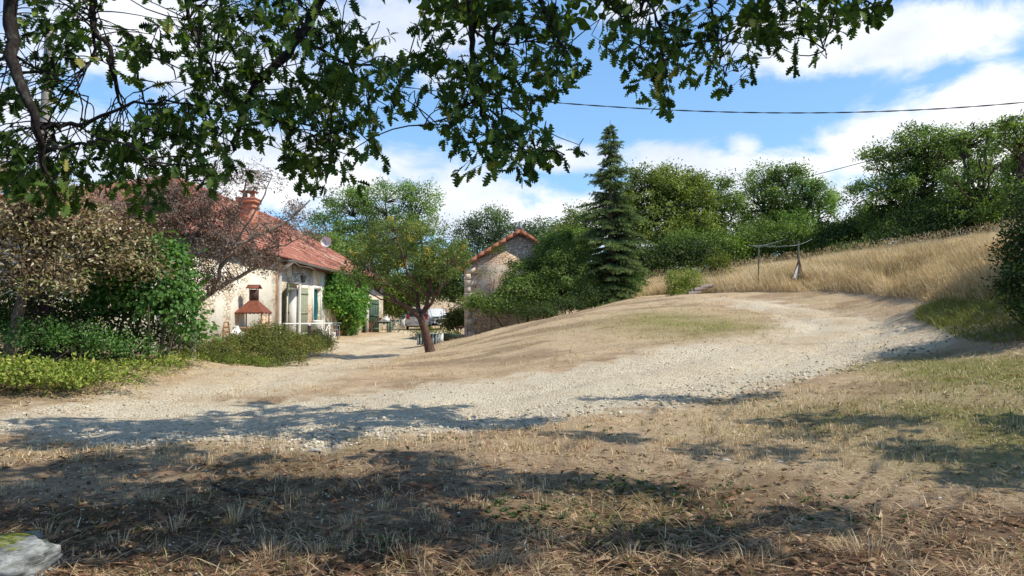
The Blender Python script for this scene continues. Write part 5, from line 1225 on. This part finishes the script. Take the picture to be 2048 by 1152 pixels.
# heap of firewood and rubble beside it
def logheap(cx, cy, nn, lab, mat, L=.4, r=.05, spread=(.5, .7), name='firewood_pile', cat='firewood'):
    g = Z(cx, cy); t_ = thing(name, lab, cat, (cx, cy, g))
    for i in range(nn):
        a = rng.normal() * .6 + 1.3; p = A([cx + rng.normal() * spread[0] * .5, cy + rng.normal() * spread[1] * .5, g + .06 + .11 * (i // 6) + rng.random() * .04]); e = A([cos(a), sin(a), rng.normal() * .1]) * L * (.4 + .3 * rng.random())
        mb = MB(); mb.tube([p - e, p, p + e], A([r, r * 1.1, r]) * (.7 + .6 * rng.random()), 7); mb.build('log', mat, t_)
    return t_
logheap(-8.2, 26.5, 20, 'heap of split firewood between barbecue and white rail', B_mid, spread=(.6, 1.0))
# wooden frame chair with a jacket over it
M_wood = plain('warm_wood', (.40, .22, .11), .7, var=.35, scale=9)
cx_, cy_ = -8.6, 23.0; g = Z(cx_, cy_)
ch = thing('folding_chair', 'wooden folding chair frame leaning by the barbecue', 'chair', (cx_, cy_, g))
mb = MB(); mb.tube([(cx_, cy_ - .25, g), (cx_ - .05, cy_ - .25, g + .7), (cx_ - .05, cy_ - .15, g + .92), (cx_ - .05, cy_ + .15, g + .92), (cx_ - .05, cy_ + .25, g + .7), (cx_, cy_ + .25, g)], .022, 6); mb.build('back_frame', M_wood, ch)
mb = MB(); mb.tube([(cx_ + .45, cy_ - .22, g), (cx_ - .02, cy_ - .22, g + .62)], .018, 6); mb.build('leg', M_wood, ch)
mb = MB(); mb.tube([(cx_ + .45, cy_ + .22, g), (cx_ - .02, cy_ + .22, g + .62)], .018, 6); mb.build('leg', M_wood, ch)
mb = MB(); mb.box((cx_ - .03, cy_ - .24, g + .42), (cx_ + .38, cy_ + .24, g + .45)); mb.build('seat', M_wood, ch)
for z in (.6, .74): mb = MB(); mb.box((cx_ - .06, cy_ - .24, g + z), (cx_ - .035, cy_ + .24, g + z + .07)); mb.build('slat', M_wood, ch)
def cloth(name, lab, cat, c, sx, sy, sz, m, seed=0, pinch=.3):
    """hanging or heaped cloth: folded closed surface"""
    mb = MB(); k, r_ = 20, 9; g_ = np.random.default_rng(seed)
    a = np.arange(k) * 2 * pi / k; v = []
    for i in range(r_):
        t = i / (r_ - 1); w = (1 - pinch * t) * (1 + .12 * np.sin(a * 5 + seed + t * 2)) * (.6 + .4 * sin(pi * min(1, t * 1.2 + .15)))
        v.append(np.stack([c[0] + sx * np.cos(a) * w, c[1] + sy * np.sin(a) * w, np.full(k, c[2] + sz * t) + .02 * np.sin(a * 3 + t * 5)], 1))
    v = np.concatenate(v); j = np.arange(k); f = np.concatenate([np.stack([i*k + j, i*k + (j+1) % k, (i+1)*k + (j+1) % k, (i+1)*k + j], 1) for i in range(r_ - 1)])
    mb.add(v, f); mb.add(v[:k], [np.arange(k)[::-1]]); mb.add(v[-k:], [np.arange(k)])
    return tag(mb.build(name, m, None, smooth=True), lab, cat)
cloth('sack', 'greyish pink sack slumped on the wooden chair', 'sack', (cx_ + .28, cy_ + .15, g + .1), .26, .40, .42, plain('mauve_cloth', (.30, .22, .22), .9, var=.25), 3, .2)
cloth('jacket', 'white cloth thrown over the sack on the wooden chair', 'cloth', (cx_ + .24, cy_ + .08, g + .50), .22, .34, .30, M_white, 5, .6)
# white tubular rail in front of the door
M_rail = M_white
g = Z(-7.6, 29)
rl = thing('white_rail', 'white tubular rail on posts standing in front of the door', 'rail', (-7.8, 29.5, g))
mb = MB(); mb.bar((-8.2, 27.2, 1.22), (-7.4, 31.2, 1.20), .028); mb.build('top_rail', M_rail, rl)
for x0, y0 in ((-7.95, 28.4), (-7.45, 31.0)):
    mb = MB(); mb.bar((x0, y0, Z(x0, y0) - .05), (x0, y0, 1.2 if y0 > 30 else 2.7), .035 if y0 > 30 else .05); mb.build('post', M_rail, rl)
for y0, y1 in ((29.8, 30.9), (30.3, 31.15)):
    mb = MB(); mb.bar((-7.6, y0, Z(-7.6, y0) + .03), (-7.45, y1, 1.15), .02); mb.build('strut', M_rail, rl)
# white board, crate, round glass table, stools
def at3(px, d): return A(at(px, d))
p = at3(634, 33.0); wb = thing('white_board', 'white panel leaning by the garden table below the teal window', 'board', p)
mb = MB(); mb.box(p + A([-.02, -.38, 0]), p + A([.02, .38, .78]), rot=.9, c=p); mb.build('panel', M_white, wb)
mb = MB(); mb.box(p + A([.023, -.2, .3]), p + A([.028, -.1, .5]), rot=.9, c=p); mb.build('smudge', M_zinc, wb)
p = at3(616, 33.6)
bn = thing('bin', 'dark bin with a grey lid left of the white panel', 'bin', p)
mb = MB(); mb.lathe(p, [(.16, 0), (.2, .55)], 14); mb.build('drum', plain('dark_violet_plastic', (.05, .035, .05), .5), bn)
mb = MB(); mb.lathe(p + A([0, 0, .55]), [(.22, 0), (.22, .04), (.05, .09)], 14); mb.build('lid', M_zinc, bn)
p = at3(655, 34.5); gt = thing('garden_table', 'oval table with a greenish glass top outside the house', 'table', p)
mb = MB(); mb.lathe(p + A([0, 0, .70]), [(.02, 0), (.62, 0), (.64, .015), (.62, .03)], 22); mb.build('tabletop', plain('green_glass_top', (.22, .33, .30), .15, var=.2, spec=.8), gt)
for a in (.4, 2.0, 3.5, 5.1): mb = MB(); mb.bar(p + A([.5 * cos(a), .5 * sin(a), 0]), p + A([.42 * cos(a), .42 * sin(a), .7]), .02); mb.build('leg', M_zinc, gt)
def plastic_chair(lab, p, rz, mat, grp=None):
    t_ = thing('plastic_chair', lab, 'chair', p, grp); p = A(p, float)
    mb = MB(); mb.box(p + A([-.22, -.21, .40]), p + A([.22, .22, .43])); mb.build('seat', mat, t_)
    mb = MB()
    for i in range(5): mb.quad(p + A([-.2 + .085 * i, .2, .44]), p + A([-.135 + .085 * i, .2, .44]), p + A([-.135 + .085 * i, .32, .84]), p + A([-.2 + .085 * i, .32, .84]), .015, (0, 1, .2))
    mb.tube([p + A([-.24, .2, .42]), p + A([-.23, .32, .8]), p + A([-.12, .34, .88]), p + A([.12, .34, .88]), p + A([.23, .32, .8]), p + A([.24, .2, .42])], .018, 6); mb.build('backrest', mat, t_)
    for sx in (-1, 1):
        for sy in (-1, 1): mb = MB(); mb.bar(p + A([sx * .25, sy * .24, 0]), p + A([sx * .21, sy * .2, .41]), .02); mb.build('leg', mat, t_)
        mb = MB(); mb.tube([p + A([sx * .25, -.22, .40]), p + A([sx * .27, -.2, .62]), p + A([sx * .27, .1, .64]), p + A([sx * .24, .27, .62])], .018, 6); mb.build('armrest', mat, t_)
    t_.rotation_euler = (0, 0, rz); return t_
M_pgreen = plain('pale_green_plastic', (.24, .34, .27), .5, var=.15); M_greyp = plain('grey_plastic', (.33, .35, .34), .5, var=.15)
plastic_chair('grey plastic chair beside the glass topped table', at(668, 35.5), 2.0, M_greyp)
p = at3(666, 33.5); bk = thing('bucket', 'small white bucket standing on the drive side of the grey chair', 'bucket', p)
mb = MB(); mb.lathe(p, [(.10, 0), (.14, .32), (.145, .33), (.12, .32), (.02, .03)], 14); mb.build('pail', M_white, bk)
mb = MB(); a = np.linspace(0, pi, 8); mb.tube(np.stack([p[0] + .14 * np.cos(a), np.full(8, p[1]), p[2] + .33 + .12 * np.sin(a)], 1), .006, 4); mb.build('handle', M_zinc, bk)
# bench with pots
p = at3(700, 41.5); bn = thing('low_bench', 'low grey bench carrying plant pots under the vine', 'bench', p)
mb = MB(); mb.box(p + A([-.25, -1.6, .58]), p + A([.2, 1.9, .62])); mb.build('seat', M_greyp, bn)
for y in (-1.5, 0, 1.7):
    for x in (-.2, .15): mb = MB(); mb.box(p + A([x - .03, y - .04, 0]), p + A([x + .03, y + .04, .578])); mb.build('leg', M_dirtyw, bn)
def pot(lab, p, r, hgt, m, plant=None, prof=None, name='plant_pot'):
    t_ = thing(name, lab, 'pot', p); mb = MB(); prof = prof or [(r * .65, 0), (r, hgt), (r * 1.08, hgt * 1.01), (r * .9, hgt * 1.0), (r * .8, hgt * .85)]
    mb.lathe(p, prof, 16); mb.build('vessel', m, t_, smooth=True)
    if plant:
        mb = MB(); foliage(mb, T_hex(.4), A([A(p) + A([0, 0, hgt + .12])]).repeat(5, 0) + rng.normal(size=(5, 3)) * .08, np.full(5, .16), 16, .08, .3 + .5 * rng.random(5), droop=-.2)
        mb.build('plant', plant, t_)
    return t_
M_terra = plain('terracotta', (.42, .17, .09), .85, var=.2); M_turq = plain('turquoise_glaze', (.06, .30, .34), .3, var=.2, coat=.3)
pot('tall turquoise jar standing before the low bench', at(692, 40.5), .3, .85, M_turq, prof=[(.14, 0), (.24, .25), (.27, .5), (.2, .72), (.11, .82), (.14, .9), (.1, .9)], name='glazed_jar')
pot('rust red pot on the ground left of the turquoise jar', at(679, 39.5), .2, .28, M_terra, M_l_cot)
pot('white pot on the low bench with a leafy plant', p + A([0, -1.2, .62]), .15, .24, M_white, M_l_vine)
pot('grey pot on the low bench', p + A([0, .4, .62]), .15, .22, M_greyp, M_l_yel)
pot('white tub on the ground beside the far shutter', at(716, 44.5), .22, .3, M_dirtyw, M_l_vine)
pot('brown pot under the low bench', at(703, 42.5), .22, .3, M_brownwood)
# green table at the far corner
p = at3(759, 49.0); tb = thing('garden_table', 'dark green plastic table loaded with bags at the far corner of the house', 'table', p)
mb = MB(); mb.box(p + A([-.75, -.5, .70]), p + A([.75, .5, .74])); mb.build('tabletop', M_greyp, tb)
for x in (-.62, .62):
    for y in (-.4, .4): mb = MB(); mb.box(p + A([x - .05, y - .05, 0]), p + A([x + .05, y + .05, .698])); mb.build('leg', M_greend, tb)
mb = MB(); mb.box(p + A([-.66, -.43, .58]), p + A([.66, -.40, .69])); mb.build('apron', M_greend, tb)
cloth('bag', 'bulging white bag on the right of the green table', 'bag', p + A([.42, 0, .742]), .26, .2, .3, M_white, 8, .35)
bk = thing('basket', 'wicker basket on the left of the green table', 'basket', p + A([-.45, 0, .742]))
mb = MB(); mb.lathe(p + A([-.45, 0, .742]), [(.2, 0), (.25, .22), (.23, .22), (.19, .02)], 16); mb.build('bowl', M_ochre, bk)
mb = MB(); a = np.linspace(0, pi, 9); mb.tube(np.stack([p[0] - .45 + .24 * np.cos(a), np.full(9, p[1]), p[2] + .96 + .2 * np.sin(a)], 1), .015, 5); mb.build('handle', M_ochre, bk)
pot('orange pot with a bushy plant in the middle of the green table', p + A([0, .1, .742]), .14, .22, M_terra, leafmat('orange_bloom', [(0, (.2, .22, .05)), (.5, (.5, .25, .05)), (1, (.7, .35, .08))], .3))
c1 = plastic_chair('pale green plastic chair beside the right end of the green table', at(781, 49.5), -1.2, M_pgreen)
c2 = dup(c1, at(790, 50.6), -1.5, 'pale green plastic chair furthest right at the green table')
p = at3(741, 48.0); wr = thing('wheel_hoe', 'rusty red iron garden implement leaning left of the green table', 'garden tool', p)
mb = MB(); a = np.linspace(0, 2 * pi, 17); mb.tube(np.stack([np.full(17, p[0] + .05), p[1] + .28 * np.cos(a), p[2] + .3 + .28 * np.sin(a)], 1), .025, 5); mb.build('wheel', M_rust, wr)
mb = MB(); mb.bar(p + A([.05, 0, .3]), p + A([.35, .5, .95]), .025); mb.bar(p + A([.02, -.2, .3]), p + A([-.1, -.1, .75]), .025); mb.build('frame', M_rust, wr)

# ================================================================== cars
M_silver = plain('silver_paint', (.55, .54, .55), .3, metal=.35, var=.05, coat=.6); M_carw = plain('white_car_paint', (.78, .80, .82), .3, var=.03, coat=.6)
M_glass = plain('car_glass', (.015, .02, .03), .05, var=.2, spec=.9); M_tyre = plain('tyre_rubber', (.02, .02, .02), .9); M_rim = plain('alloy', (.4, .4, .42), .35, metal=.7)
M_red = plain('red_lamp', (.35, .01, .015), .25, var=.2, coat=.5); M_lampw = plain('clear_lamp', (.45, .48, .5), .1, var=.2, spec=.8); M_black = plain('black_trim', (.02, .02, .022), .5)
def car(lab, loc, rz, paint, st, wheels, kind):
    """st: stations from nose (-y) to tail: (y, zlow, zbelt, ztop, half belt, half top)"""
    root = thing('parked_car', lab, 'car', (0, 0, 0))
    ring = []
    for y, zl, zb, zt, hb, ht in st:
        h1 = [(hb * .80, zl), (hb * .97, zl + .10), (hb, (zl + zb) / 2), (hb * .985, zb - .03), (hb * .955, zb), (ht + (hb * .955 - ht) * .12, zt - (zt - zb) * .14), (ht * .82, zt), (0, zt + .025)]
        ring.append([(x, y, z) for x, z in h1] + [(-x, y, z) for x, z in h1[:-1][::-1]])
    R_ = A(ring); ns, k = R_.shape[:2]
    mb = MB(); j = np.arange(k - 1)
    mb.add(R_.reshape(-1, 3), np.concatenate([np.stack([i*k + j, (i+1)*k + j, (i+1)*k + j + 1, i*k + j + 1], 1) for i in range(ns - 1)]))
    mb.add(R_[0], [np.arange(k)]); mb.add(R_[-1], [np.arange(k)[::-1]])
    u = R_[:, [0, k - 1]]; mb.add(u.reshape(-1, 3), np.stack([[2*i, 2*i+1, 2*i+3, 2*i+2] for i in range(ns - 1)]))
    body = mb.build('body', paint, root, smooth=True)
    def pan(a, b, c, d, ins=.07, off=.012):
        q = A([a, b, c, d]); m = q.mean(0); nrm = np.cross(q[1] - q[0], q[3] - q[0]); nrm /= np.linalg.norm(nrm) + 1e-9
        if np.dot(nrm, m - A([0, m[1] * .3, .7])) < 0: nrm = -nrm
        e = []
        for i in range(4):
            v = m - q[i]; e.append(q[i] + v / (np.linalg.norm(v) + 1e-9) * ins + nrm * off)
        return e
    gi = [i for i in range(ns - 1) if st[i][3] - st[i][2] > .02 or st[i + 1][3] - st[i + 1][2] > .02]
    for sgn in (0, 1):
        for i in gi[1:-1]:
            a, b = (4, 5) if sgn == 0 else (k - 5, k - 6)
            mb = MB(); mb.add(A(pan(R_[i, a], R_[i+1, a], R_[i+1, b], R_[i, b], .05)), A([[0, 1, 2, 3]])); mb.build('side_window', M_glass, root)
    i = gi[0]; mb = MB(); mb.add(A(pan(R_[i, 4], R_[i, k-5], R_[i+1, k-6-1], R_[i+1, 6], .07, .03)), A([[0, 1, 2, 3]])); mb.build('windscreen', M_glass, root)
    i = gi[-1]; mb = MB(); mb.add(A(pan(R_[i+1, 4], R_[i+1, k-5], R_[i, k-7], R_[i, 6], .07, .03)), A([[0, 1, 2, 3]])); mb.build('rear_window', M_glass, root)
    for wy in wheels:
        for s in (-1, 1):
            hb = st[3][4]; x0 = s * (hb - .17)
            mb = MB(); mb.lathe((x0, wy, .33), [(.20, -.1), (.33, -.09), (.345, 0), (.33, .09), (.20, .1)], 20, 'x'); wl = mb.build('wheel', M_tyre, root, smooth=True)
            mb = MB(); mb.lathe((x0 + s * .03, wy, .33), [(.21, -.06), (.2, .08), (.05, .085)] , 16, 'x'); mb.build('rim', M_rim, wl)
            mb = MB(); a = np.linspace(0, pi, 9); mb.tube(np.stack([np.full(9, s * (hb - .01)), wy + .39 * np.cos(a), .33 + .39 * np.sin(a)], 1), .035, 5); mb.build('wheel_arch', M_black, root)
    yn, yt = st[0][0], st[-1][0]; hb0, hbt = st[0][4], st[-1][4]
    for s in (-1, 1):
        mb = MB(); mb.box((s * hb0 * .72 - .17, yn - .03, .66), (s * hb0 * .72 + .17, yn + .14, .80)); mb.build('headlight', M_lampw, root)
        mb = MB(); mb.box((s * hbt * .84 - .10, yt - .12, .82), (s * hbt * .84 + .10, yt + .035, 1.22)); mb.build('tail_light', M_red, root)
        mb = MB(); mb.box((s * (hbt + .14) - .09, gi[0] * 0 + st[gi[0] + 1][0] - .25, 1.0), (s * (hbt + .14) + .09, st[gi[0] + 1][0] - .12, 1.16)); mb.build('door_mirror', paint, root)
    mb = MB(); mb.box((-hb0 * .42, yn - .035, .56), (hb0 * .42, yn + .02, .80)); gr = mb.build('grille', M_black, root)
    mb = MB()
    for z in (.60, .66, .72): mb.box((-hb0 * .40, yn - .045, z), (hb0 * .40, yn - .036, z + .018))
    mb.build('bars', M_rim, gr)
    mb = MB(); mb.box((-hb0 * .85, yn - .04, .28), (hb0 * .85, yn + .03, .48)); mb.build('front_bumper', M_black, root)
    mb = MB(); mb.box((-.26, yn - .055, .36), (.26, yn - .041, .46)); mb.build('number_plate', M_white, root)
    mb = MB(); mb.box((-hbt * .9, yt - .05, .32), (hbt * .9, yt + .06, .56)); mb.build('rear_bumper', paint if kind == 'van' else M_black, root)
    mb = MB(); mb.box((-.26, yt + .04, .72), (.26, yt + .052, .83)); mb.build('number_plate', M_white, root)
    root.location = [float(v) for v in loc]; root.rotation_euler = (0, 0, rz); return root
van = [(-2.1,.3,.72,.74,.72,.6),(-1.75,.25,.86,.9,.84,.7),(-1.15,.22,.98,1.03,.88,.72),(-.45,.22,1.02,1.58,.89,.64),(.5,.22,1.03,1.65,.89,.66),(1.4,.22,1.03,1.60,.88,.64),(1.85,.25,1.02,1.42,.86,.62),(2.1,.32,.98,1.02,.82,.6)]
suv = [(-2.15,.35,.86,.88,.78,.62),(-1.95,.28,.95,.98,.88,.74),(-1.05,.26,1.06,1.10,.92,.76),(-.4,.26,1.10,1.60,.92,.68),(.5,.26,1.12,1.66,.92,.7),(1.4,.26,1.14,1.60,.91,.66),(1.95,.3,1.12,1.36,.88,.64),(2.15,.36,1.05,1.08,.84,.6)]
car('silver people carrier seen from behind, parked on the track', at(834, 59.5), pi + radians(8), M_silver, van, (-1.35, 1.3), 'van')
car('white sport utility car parked facing the camera right of the silver one', at(871, 62), radians(16), M_carw, suv, (-1.4, 1.3), 'suv')
p = at3(807, 62); gp_ = thing('gatepost', 'short white rendered post left of the silver car', 'post', p)
mb = MB(); mb.box(p + A([-.25, -.2, -.1]), p + A([.2, .2, 1.0])); mb.build('shaft', M_white, gp_)
mb = MB(); mb.box(p + A([-.3, -.25, 1.0]), p + A([.25, .25, 1.07])); mb.build('cap', M_dirtyw, gp_)

# ================================================================== near the apple tree
p = G(848, 698) + A([-.02, 1.0, 0]); p[2] = Z(p[0], p[1])
pl_ = thing('planter_box', 'grey green slatted planter box overflowing with thin leaves behind the apple trunk', 'planter', p)
M_slat = plain('pale_blue_grey_paint', (.42, .50, .50), .7, var=.25)
mb = MB(); mb.box(p + A([-.30, -.26, .03]), p + A([.40, .26, .40])); mb.build('liner', M_black, pl_)
for i in range(7):
    x = -.33 + i * .115
    for y in (-.29, .265): mb = MB(); mb.box(p + A([x, y, 0]), p + A([x + .07, y + .025, .42])); mb.build('slat', M_slat, pl_)
mb = MB(); mb.box(p + A([-.36, -.32, .42]), p + A([.44, .30, .46])); mb.build('rim', M_slat, pl_)
mb = MB(); cc = p + A([.1, 0, .85]) + rng.normal(size=(44, 3)) * A([.36, .22, .12]) - A([0, 0, .33]); foliage(mb, T_rhomb(.16), cc, np.full(44, .14), 14, .11, .25 + .6 * rng.random(44), droop=.6)
for c in cc[::2]: mb.tube([p + A([rng.normal() * .15, 0, .4]), (p + c) / 2 + A([0, 0, .25]), c], [.008, .006, .003], 3, cap=False)
mb.build('plant', M_l_yel, pl_)
p = G(876, 688) + A([0, .7, 0]); p[2] = Z(p[0], p[1])
wbx = thing('white_box', 'upright white box standing right of the apple trunk', 'box', p)
mb = MB(); mb.box(p + A([-.13, -.12, 0]), p + A([.13, .12, .36])); mb.build('carcass', M_white, wbx)
mb = MB(); mb.box(p + A([-.135, -.125, .362]), p + A([.135, .125, .378])); mb.build('lid', M_white, wbx)
# wheelbarrow
p = at3(905, 31.5); p[2] = .22; wh = thing('wheelbarrow', 'dark green metal wheelbarrow heaped with weeds beside the barn corner', 'wheelbarrow', p)
mb = MB()
bt = [(-.55, -.25, .32), (.35, -.25, .28), (.35, .25, .28), (-.55, .25, .32)]; tt_ = [(-.85, -.36, .72), (.55, -.36, .66), (.55, .36, .66), (-.85, .36, .72)]
for i in range(4): mb.quad(*[p + A(v) for v in (bt[i], bt[(i+1) % 4], tt_[(i+1) % 4], tt_[i])], .015)
mb.quad(*[p + A(v) for v in bt], .015); mb.build('tray', plain('dark_green_steel', (.03, .05, .04), .5, var=.4), wh)
mb = MB(); mb.lathe(p + A([-.95, 0, .2]), [(.1, -.05), (.19, -.045), (.2, 0), (.19, .045), (.1, .05)], 16, 'y'); mb.build('wheel', M_tyre, wh, smooth=True)
for s in (-1, 1):
    mb = MB(); mb.tube([p + A([-.95, s * .08, .2]), p + A([-.4, s * .22, .3]), p + A([.4, s * .28, .3]), p + A([1.05, s * .3, .62])], .018, 6); mb.build('handle', M_zinc, wh)
    mb = MB(); mb.tube([p + A([.3, s * .26, .3]), p + A([.38, s * .28, 0]), p + A([.55, s * .28, .02]), p + A([.6, s * .28, .42])], .016, 6); mb.build('leg', M_zinc, wh)
mb = MB(); cc = p + A([-.1, 0, .60]) + rng.normal(size=(18, 3)) * A([.2, .1, .03]); foliage(mb, T_hex(.4), cc, np.full(18, .09), 16, .06, .2 + .8 * rng.random(18)); tag(mb.build('weed_heap', M_l_yel, None), 'heap of pulled weeds piled on the wheelbarrow', 'weeds')
wh.scale = (.72, .72, .8)
# rusty garden grille against the barn corner
p = at3(926, 36.6); gg_ = thing('iron_rack', 'rusty iron rack standing between the wheelbarrow and the barn', 'rack', p)
mb = MB()
for i in range(6): mb.bar(p + A([-.3 + .1 * i, 0, 0]), p + A([-.3 + .1 * i, .05, .72]), .012)
mb.bar(p + A([-.32, .04, .7]), p + A([.24, .04, .7]), .014); mb.bar(p + A([-.32, .01, .2]), p + A([.24, .01, .2]), .014); mb.build('bars', M_rust, gg_)

# ================================================================== meadow furniture
M_post = plain('grey_green_post', (.16, .17, .12), .7, var=.3); M_line = plain('washing_line', (.22, .28, .26), .6)
p = at3(1517, 31.5); cl1 = thing('rotary_washing_line', 'thin green washing line post with drooping open arms in the tall grass', 'washing line', p)
top = P(1519, 492, 31.5)[2]
mb = MB(); mb.bar(p - A([0, 0, .2]), (p[0] + .03, 31.5, top), .028); mb.build('post', M_post, cl1)
c_ = A([p[0] + .03, 31.5, top])
arms = [A(P(1496, 490, 31.0)), A(P(1572, 478, 33.2)), A(P(1596, 490, 31.6)), A(P(1540, 489, 30.6))]
for e in arms: mb = MB(); mb.tube(bez(c_, (c_ + e) / 2 - A([0, 0, .06]), e, 6), .006, 5); mb.build('arm', M_line, cl1)
mb = MB()
for t in (.45, .7, .95):
    for i in range(4):
        a, b = c_ + (arms[i] - c_) * t, c_ + (arms[(i + 1) % 4] - c_) * t; mb.tube(bez(a, (a + b) / 2 - A([0, 0, .16]), b, 7), .0025, 4)
mb.build('line', M_line, cl1)
p = at3(1597, 31); cl2 = thing('rotary_washing_line', 'closed washing line post wrapped like a bundle with a pale cloth', 'washing line', p)
top = P(1599, 482, 31)[2]; mb = MB(); mb.bar(p - A([0, 0, .2]), (p[0] + .03, 31, top), .035); mb.build('post', M_post, cl2)
b0 = P(1598, 515, 31)
for i in range(7): e = P(1586 + i * 3.4, 556, 31 + rng.normal() * .1); mb = MB(); mb.tube(bez(b0, (b0 + e) / 2 + A([0, 0, .05]), e, 5), .014, 5); mb.build('arm', M_brownwood, cl2)
for e in ([1624, 478, 31.8], [1578, 491, 30.2]): mb = MB(); c_ = A([p[0] + .03, 31, top - .15]); mb.tube(bez(c_, (c_ + P(*e)) / 2 - A([0, 0, .05]), P(*e), 5), .010, 5); mb.build('arm', M_line, cl2)
mb = MB(); v0, v1, v2 = P(1597, 528, 30.9), P(1584, 557, 30.85), P(1594, 557, 30.9); mb.add([v0, v1, (v1 + v2) / 2 + A([0, -.06, .02]), v2], A([[0, 1, 2, 3]])); tag(mb.build('rag', M_dirtyw, None), 'pale rag hanging from the closed washing line bundle', 'cloth')
# cut logs at the meadow edge
p = at3(1402, 32.0)
for i, (x, y, lab) in enumerate(((1388, 586, 'grey log lowest and leftmost in the little stack at the meadow edge'), (1400, 578, 'grey log in the middle of the little stack at the meadow edge'), (1412, 573, 'grey log furthest right in the little stack at the meadow edge'), (1394, 580, 'grey log lying across the top left of the little stack'))):
    c = P(x, y, 31.6 + .12 * i); L = A([.28, .12, .05]); mb = MB(); mb.tube([c - L, c, c + L * 1.1], [.085, .10, .08], 9); tag(mb.build('log', B_pale, None), lab, 'log', 'logs stacked at the meadow edge')

# ================================================================== foreground rock, hose, stick
def rock(lab, c, s, seed, mat):
    bm_ = ico_v; import bmesh
    bm = bmesh.new(); bmesh.ops.create_icosphere(bm, subdivisions=5, radius=1)
    me = bpy.data.meshes.new('rock'); co_ = A([v.co[:] for v in bm.verts])
    n1 = fbm(co_[:, 0] * 1.4 + seed, co_[:, 1] * 1.4 + co_[:, 2] * 1.1, seed, 4); n2 = fbm(co_[:, 0] * 2 + co_[:, 1] * .6, co_[:, 2] * 7 + seed, seed + 5, 4)
    r_ = .75 + .45 * n1 + .55 * (n2 - .5); r_ = r_ - .06 * np.abs(fbm(co_[:, 0] * 5, co_[:, 1] * 5 + co_[:, 2] * 4, seed + 9, 3) - .5) * 4
    co_ = co_ * r_[:, None]; co_ = np.clip(co_, -.95, .80) * A(s)
    for v, q in zip(bm.verts, co_): v.co = q
    bm.to_mesh(me); bm.free(); me.materials.append(mat)
    for f in me.polygons: f.use_smooth = True
    o = bpy.data.objects.new('rock', me); col.objects.link(o); o.location = [float(v) for v in c]; return tag(o, lab, 'rock')
m, nt = newmat('mossy_limestone'); n = N(nt); tc = n('ShaderNodeTexCoord').outputs['Object']
lay = n('ShaderNodeMapping', {'Vector': tc, 'Rotation': (.2, .35, 0), 'Scale': (3, 3, 16)}).outputs[0]
nl = n.noise(lay, 1.5, 6, .7).outputs['Fac']; nf_ = n.noise(tc, 18, 6, .7).outputs['Fac']
c = n.mix(n.ramp(nl, [(.35, 0), (.6, 1)]), (.07, .075, .07), (.34, .35, .34)); c = n.mix(n.ramp(nf_, [(.5, 0), (.7, .6)]), c, (.50, .51, .50))
geo = n('ShaderNodeNewGeometry'); up = n('ShaderNodeSeparateXYZ', {0: geo.outputs['Normal']}).outputs[2]; sxx = n('ShaderNodeSeparateXYZ', {0: tc})
ms = n.math('ADD', n.math('MULTIPLY', n.math('SUBTRACT', n.noise(tc, 5, 5, .7).outputs['Fac'], .5), 2.2), n.math('SUBTRACT', n.math('MULTIPLY', up, .5), n.math('MULTIPLY', sxx.outputs[0], 1.6)))
c = n.mix(n.ramp(ms, [(.30, 0), (.5, 1)]), c, n.mix(n.ramp(nf_, [(.4, 0), (.6, 1)]), (.05, .07, .008), (.24, .25, .03)))
b_ = n('ShaderNodeBsdfPrincipled', {'Base Color': c, 'Roughness': .9, 'Specular IOR Level': .2}); bp = n('ShaderNodeBump', {'Height': n.math('ADD', nl, n.math('MULTIPLY', nf_, .4)), 'Strength': 1.0, 'Distance': .03}); nt.links.new(bp.outputs[0], b_.inputs['Normal']); n.out(b_.outputs[0])
rp = G(20, 1150); rock('mossy grey limestone rock in the lower left corner', (rp[0] - .12, rp[1] + .02, rp[2] - .02), (.40, .36, .23), 4, m)
rp2 = G(60, 1082); rock('small flat pale stone just behind the mossy rock', (rp2[0], rp2[1], rp2[2] + .03), (.09, .07, .03), 9, m)
mb = MB(); hp = [G(x, y) + A([0, 0, .02]) for x, y in ((468,727),(510,726),(545,722),(580,716),(612,712),(640,711),(662,710))]; mb.tube(hp, .018, 6); tag(mb.build('garden_hose', M_dirtyw, None, smooth=True), 'thin pale hose lying along the foot of the low shrub', 'hose')
mb = MB(); hp = [G(x, y) + A([0, 0, .03]) for x, y in ((425,975),(450,986),(480,992),(515,996),(555,1003))]; mb.tube(hp, [.012, .014, .013, .010, .006], 6); mb.tube([hp[2], hp[2] + A([.12, .2, .04])], [.008, .003], 5); tag(mb.build('fallen_branch', B_dark, None), 'dark fallen oak branch lying in the shaded litter', 'branch')
for x, y, s_, lab in ((632, 902, .05, 'pale flat stone lying in the sunlit grass beyond the fallen branch'), (1452, 922, .04, 'whitish chip of stone in the right foreground grass'), (1560, 925, .03, 'small pale stone chip right of the middle of the foreground')):
    g = G(x, y); rock(lab, (g[0], g[1], g[2] + .01), (s_ * 1.5, s_, s_ * .35), int(x) % 13, M_curtain)
